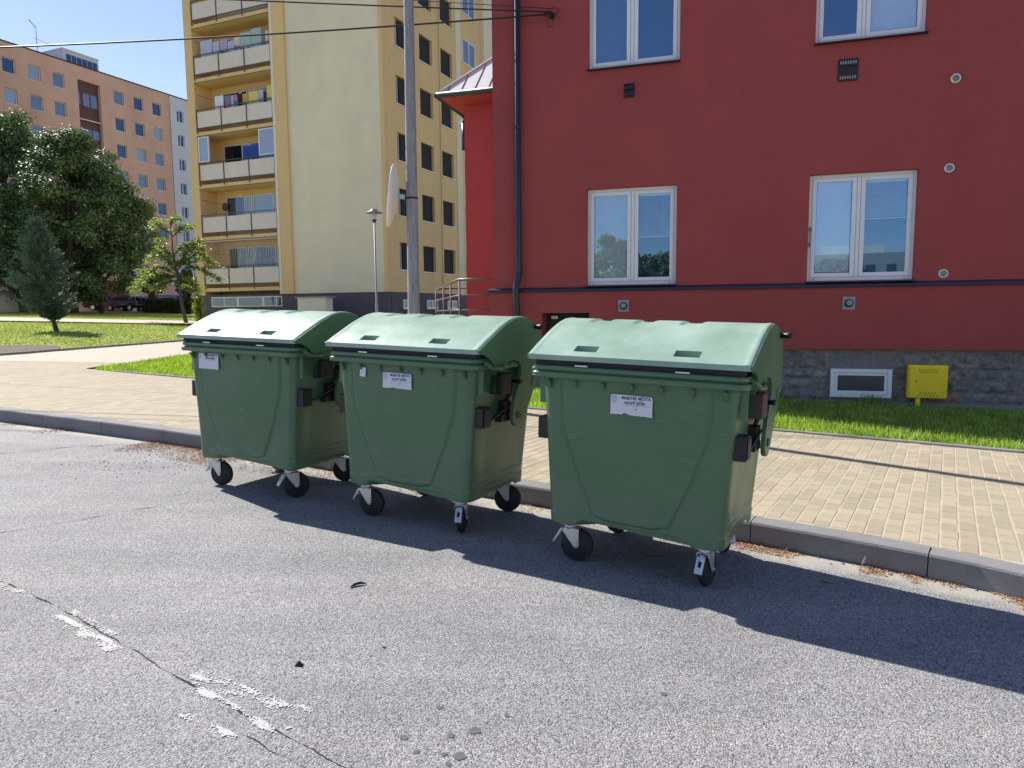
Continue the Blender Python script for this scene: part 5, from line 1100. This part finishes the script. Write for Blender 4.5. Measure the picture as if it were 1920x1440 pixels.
# ---------------------------------------------------------------- cars
def car(px, Y, rz, colr, label, kind='hatch', L=4.1):
    b = tbase(px, Y); b.z = Vector(G2W(((Q.T@rayW(px, 583))[0]/(Q.T@rayW(px, 583))[1]*Y, Y, .15+float(ramp(Y))))).z+.02
    t = thing('parked_car', label, 'car', loc=b, rz=R_(rz), group='cars parked before the orange block')
    top = {'hatch': [(-.50, .98), (-.30, 1.40), (-.05, 1.48), (.28, 1.45), (.43, 1.30), (.475, .98)], 'sedan': [(-.42, .92), (-.20, 1.34), (.0, 1.40), (.20, 1.37), (.38, .98)], 'van': [(-.46, 1.05), (-.30, 1.58), (0, 1.66), (.40, 1.62), (.48, 1.05)]}[kind]
    low = [(-.5, .30), (-.505, .60), (-.47, .78), (-.40, .86), (top[0][0]*1.0 if kind == 'x' else -.30, .93), (.36, .99), (.47, .97), (.5, .70), (.5, .30)]
    body = MB(); n = len(low)
    def shell(mb, prof, w0, w1, zs):
        V = []
        for s, k in ((-1, 1), (-.93, 1.0), (.93, 1.0), (1, 1)):
            for (x, z) in prof:
                ww = (w0+(w1-w0)*min(1, max(0, (z-zs[0])/(zs[1]-zs[0])))); V.append((x*L*(1 if abs(s) < 1 else .985), s*ww, z if abs(s) < 1 else z-.02*(z > .6)))
        m = len(prof); mb.add(V, [(j*m+i, j*m+(i+1) % m, (j+1)*m+(i+1) % m, (j+1)*m+i) for j in range(3) for i in range(m)]+[tuple(range(m))[::-1], tuple(range(3*m, 4*m))], True)
    shell(body, low, .86, .84, (.3, 1.0)); m = M.get('car_'+label) or mat('car_paint', colr, .3, .03, coat=.8, metal=.2)
    bo = put('body', body, m, t); cab = MB(); shell(cab, [(top[0][0]+.08, .90)]+top[1:-1]+[(top[-1][0], .90)], .80, .60, (.95, 1.5)); co = put('cabin', cab, m, t)
    g = MB(); tx = [(x*L, z) for x, z in top]
    for s in (-1, 1):
        for (a, b_) in ((-.26, -.02), (.01, .24)):
            wz = lambda z: s*(.80+(.60-.80)*(z-.95)/.55+.008); g.add([(a*L-.12*(a < -.1), wz(1.0), 1.0), (b_*L, wz(1.0), 1.0), (b_*L, wz(1.33), 1.33), (a*L+.08*(a < -.1), wz(1.33), 1.33)], [(0, 1, 2, 3), (3, 2, 1, 0)])
    x0, z0 = top[0][0]*L+.33, .96; x1, z1 = top[1][0]*L, top[1][1]; g.add([(x0-.02, -.66, z0+.06), (x0-.02, .66, z0+.06), (x1-.03, .55, z1-.03), (x1-.03, -.55, z1-.03)], [(0, 1, 2, 3), (3, 2, 1, 0)])
    x0 = top[-1][0]*L; x1, z1 = top[-2][0]*L, top[-2][1]; g.add([(x0+.01, -.6, 1.0), (x0+.01, .6, 1.0), (x1+.02, .52, z1-.04), (x1+.02, -.52, z1-.04)], [(0, 1, 2, 3), (3, 2, 1, 0)])
    put('windows', g, 'glass', t)
    for x in (-.31, .31):
        for s in (-1, 1):
            w_ = put('wheel', MB().lathe([(0, -.10), (.22, -.10), (.31, -.09), (.32, 0), (.31, .09), (.22, .10), (0, .10)], 18, (x*L, s*.78, .32), 'y'), 'rubber', t); put('rim', MB().lathe([(0, s*.112), (.20, s*.106)], 12, (x*L, s*.78, .32), 'y'), 'galv', w_)
    for s in (-1, 1):
        put('headlight', MB().box((-.50*L, s*.55-.14, .62), (-.475*L, s*.55+.14, .76)), 'blind', t); put('tail_light', MB().box((.49*L, s*.68-.10, .72), (.503*L, s*.68+.10, 1.0)), M.get('tail') or M.setdefault('tail', mat('tail_lens', (.35, .02, .02), .3)), t)
    put('number_plate', MB().box((.499*L, -.26, .56), (.507*L, .26, .67)), 'blind', t)
car(208, 71, 8, (.28, .02, .03), 'dark red car farthest left behind the dark hatchback', 'sedan', 4.3)
car(240, 67, -22, (.015, .013, .045), 'dark blue hatchback parked behind the conifer', 'hatch', 4.0)
car(277, 69.5, -60, (.20, .015, .02), 'red car showing its tail lights between hatchback and hedge', 'hatch', 4.0)
car(298, 72.5, -12, (.42, .44, .48), 'silver car behind the left end of the hedge', 'sedan', 4.5)
car(326, 70, 150, (.22, .27, .35), 'grey blue estate car behind the middle of the hedge', 'van', 4.4)
car(358, 70.5, 165, (.30, .40, .55), 'light blue car behind the right end of the hedge', 'hatch', 4.1)
# ---------------------------------------------------------------- recycling bells
def bell(px, Y, m, label, H=1.55, r0=.62, hole=True, marks=False):
    b = tbase(px, Y); t = thing('recycling_bell', label, 'recycling container', loc=b, group='recycling containers at the lawn edge')
    put('shell', MB().lathe([(r0*.93, 0), (r0*1.02, .1), (r0*.92, H*.70), (r0*.80, H*.84), (r0*.45, H*.96), (.0, H)], 28), m, t)
    if hole: put('opening', MB().lathe([(0, -.02), (.14, -.02), (.15, .02), (.0, .02)], 16, (.12, -r0*.72, H*.80), 'y'), 'interior', t)
    put('lifting_eye', MB().tube([(-.10, 0, H-.02), (-.07, 0, H+.10), (.07, 0, H+.10), (.10, 0, H-.02)], .018, 6), 'steel', t)
    if marks:
        for z, w_ in ((.98, .10), (.90, .07), (.80, .11), (.66, .12)): put('printed_mark', MB().box((.08-w_, -r0*1.0-.02, z), (.08+w_, -r0*.96, z+.035)), 'rust', t)
bell(10, 52, 'offw', 'off white recycling bell with round hole at the left edge', 1.6, .82, True, True); bell(42, 56, 'greenp', 'bright green recycling bell right of the off white one', 1.55, .60)
bell(66, 60, 'tealp', 'tall pale teal container half hidden behind the conifer', 2.5, .55, False)

# ---------------------------------------------------------------- grass blades
def blades(name, X, Y, h, wd, m, label, lean=.5, zoff=.118):
    n = len(X); Z = zoff+ramp(Y); a = rng.uniform(0, 6.283, n); hh = h*rng.uniform(.45, 1.25, n); l = rng.uniform(.1, 1, n)*lean*hh; b = rng.uniform(0, 6.283, n); w_ = wd*rng.uniform(.6, 1.4, n)
    dx, dy = np.cos(a)*l, np.sin(a)*l; wx, wy = np.cos(b)*w_, np.sin(b)*w_
    V = np.stack([np.stack([X-wx, Y-wy, Z-.01], 1), np.stack([X+wx, Y+wy, Z-.01], 1), np.stack([X+dx*.4+wx*.8, Y+dy*.4+wy*.8, Z+hh*.6], 1), np.stack([X+dx*.4-wx*.8, Y+dy*.4-wy*.8, Z+hh*.6], 1), np.stack([X+dx, Y+dy, Z+hh*.95], 1)], 1).reshape(-1, 3)
    i = np.arange(n)[:, None]*5; F = np.concatenate([i+[0, 1, 2], i+[0, 2, 3], i+[3, 2, 4]]); return put(name, npmesh(name, G2Wn(V), F), m, label=label, cat='grass', kind='stuff')
def scatter(poly, dens, clump=1.2, seed=0, th=-.35):
    P = np.array(poly); x0, y0 = P.min(0); x1, y1 = P.max(0); n = int((x1-x0)*(y1-y0)*dens); X = rng.uniform(x0, x1, n); Y = rng.uniform(y0, y1, n); k = inside(poly, X, Y)
    X, Y = X[k], Y[k]
    ns_ = np.array([noise.noise(Vector((x*clump, y*clump, seed))) for x, y in zip(X[:], Y[:])]) if len(X) < 70000 else np.ones(len(X)); k = ns_ > th+rng.uniform(-.25, .25, len(X)); return X[k], Y[k]
ga, gb_ = E0+(E1-E0)*.56, E1+ed*3.2; off = np.array([-ed[1], ed[0]])
wl = lambda p: tuple(p)
gw0 = (Q.T@(np.array(fr.mw@Vector((-5.4, .0, 0)))-CC)+CC)[:2]; gw1 = (Q.T@(np.array(fr.mw@Vector((4.5, .0, 0)))-CC)+CC)[:2]
gpoly = [tuple(ga+off*.07), tuple(gb_+off*.07), tuple(gw1-off*.03), tuple(gw0-off*.03)]
X, Y = scatter(gpoly, 2600, 2.2, 3, -.6); blades('grass_strip', X, Y, .10, .0038, 'grass', 'bright green grass strip between the yellow paving and the stone plinth')
X, Y = scatter(gpoly, 900, 2.5, 5, -.15); blades('clover', X, Y, .055, .011, 'grass', 'broad leaved weeds mixed into the grass strip by the house', 1.2)
for (u, lb) in ((-1.75, 'dark grass tuft against the plinth left of the basement window'), (-.42, 'tall weed tuft under the basement window')):
    c = (Q.T@(np.array(fr.mw@Vector((u, -.06, 0)))-CC)+CC)[:2]; X = c[0]+rng.normal(0, .07, 120); Y = c[1]+rng.normal(0, .03, 120); blades('weed_tuft', X, Y, .20, .006, 'grass', lb, .8)
lpoly = [tuple(E0+off*.07), tuple(E0+(E1-E0)*.35+off*.07), (-3.2, 14.2), (-6.8, 18.5), (-7.85, 17.5), (-8.2, 13.9)]
X, Y = scatter(lpoly, 1300, 1.5, 9, -.5); blades('grass_wedge', X, Y, .09, .005, 'grass', 'wedge of green grass between the path and the sidewalk left of the bins')
far = [(-11.4, 16.2), (-9.6, 22), (-7.5, 30), (-12, 44), (-34, 48), (-26, 24), (-19, 17), (-13.6, 12.2)]
X, Y = scatter(far, 95, 1, 1, -9); kk = ~((np.abs((Y-(Q.T@rayW(100, 599))[1]*0)) < 0)); 
cpx = []
g = np.stack([X, Y, .12+ramp(Y)], 1); Wp = G2Wn(g); dv = Wp-CC; zc = dv@FW; pxx = 960+FPX*(dv@RT)/zc; pyy = 720-FPX*(dv@UP)/zc
soil = (pxx < 112) & (pyy > 648) & (pyy < 667); fp = (pyy > 594.5+.02*pxx) & (pyy < 603.5+.018*pxx)
soil &= rng.random(len(X)) < .62+.3*np.array([noise.noise(Vector((a, b, 2))) for a, b in zip(X, Y)]); X, Y = X[~soil & ~fp], Y[~soil & ~fp]; blades('lawn_grass', X, Y, .06, .014, 'grass2', 'sunlit mown lawn grass around the conifer', .9)

# ---------------------------------------------------------------- what stands behind the camera (seen mirrored in the panes)
def behind(az, r, z=0): return Vector((math.sin(R_(az))*r, math.cos(R_(az))*r, z))
rb = thing('apartment_block', 'grey panel block across the road behind the camera', 'apartment block', loc=behind(186, 112, -1), rz=R_(-7)+math.pi)
put('wall', MB().box((-9, 0, 0), (14, 10, 11.6)), 'stucco_far', rb); put('roof_house', MB().box((-3, 3, 11.6), (7, 8, 13.2)), 'panel', rb)
for k in range(3):
    for j in range(7): put('window', MB().box((-8+j*3.1, -.05, 2.2+k*3.0), (-6.6+j*3.1, -.001, 3.7+k*3.0)), 'glass', rb)
for k, (az, r, H, Rr) in enumerate(((186, 48, 6.2, 4.5), (176, 50, 5.8, 4.5), (196, 46, 6.0, 4.2), (206, 36, 6.5, 4), (212, 30, 7.2, 3.2), (166, 50, 6, 4.5), (220, 33, 7, 4.2))):
    big_tree(behind(az, r, -.6), H, Rr, ['bushy tree mirrored low in the right window', 'bushy tree mirrored under the right window blind', 'bushy tree mirrored between the two windows', 'bushy tree mirrored in the left window', 'tall tree mirrored in the left window', 'bushy tree farthest right in the mirrored row', 'bushy tree farthest left in the mirrored row'][k], n=9000, seed=40+k, low=.02, size=.3)
for o in bpy.data.objects:
    if 'mirrored' in str(o.get('label', '')): o['group'] = 'trees behind the camera'
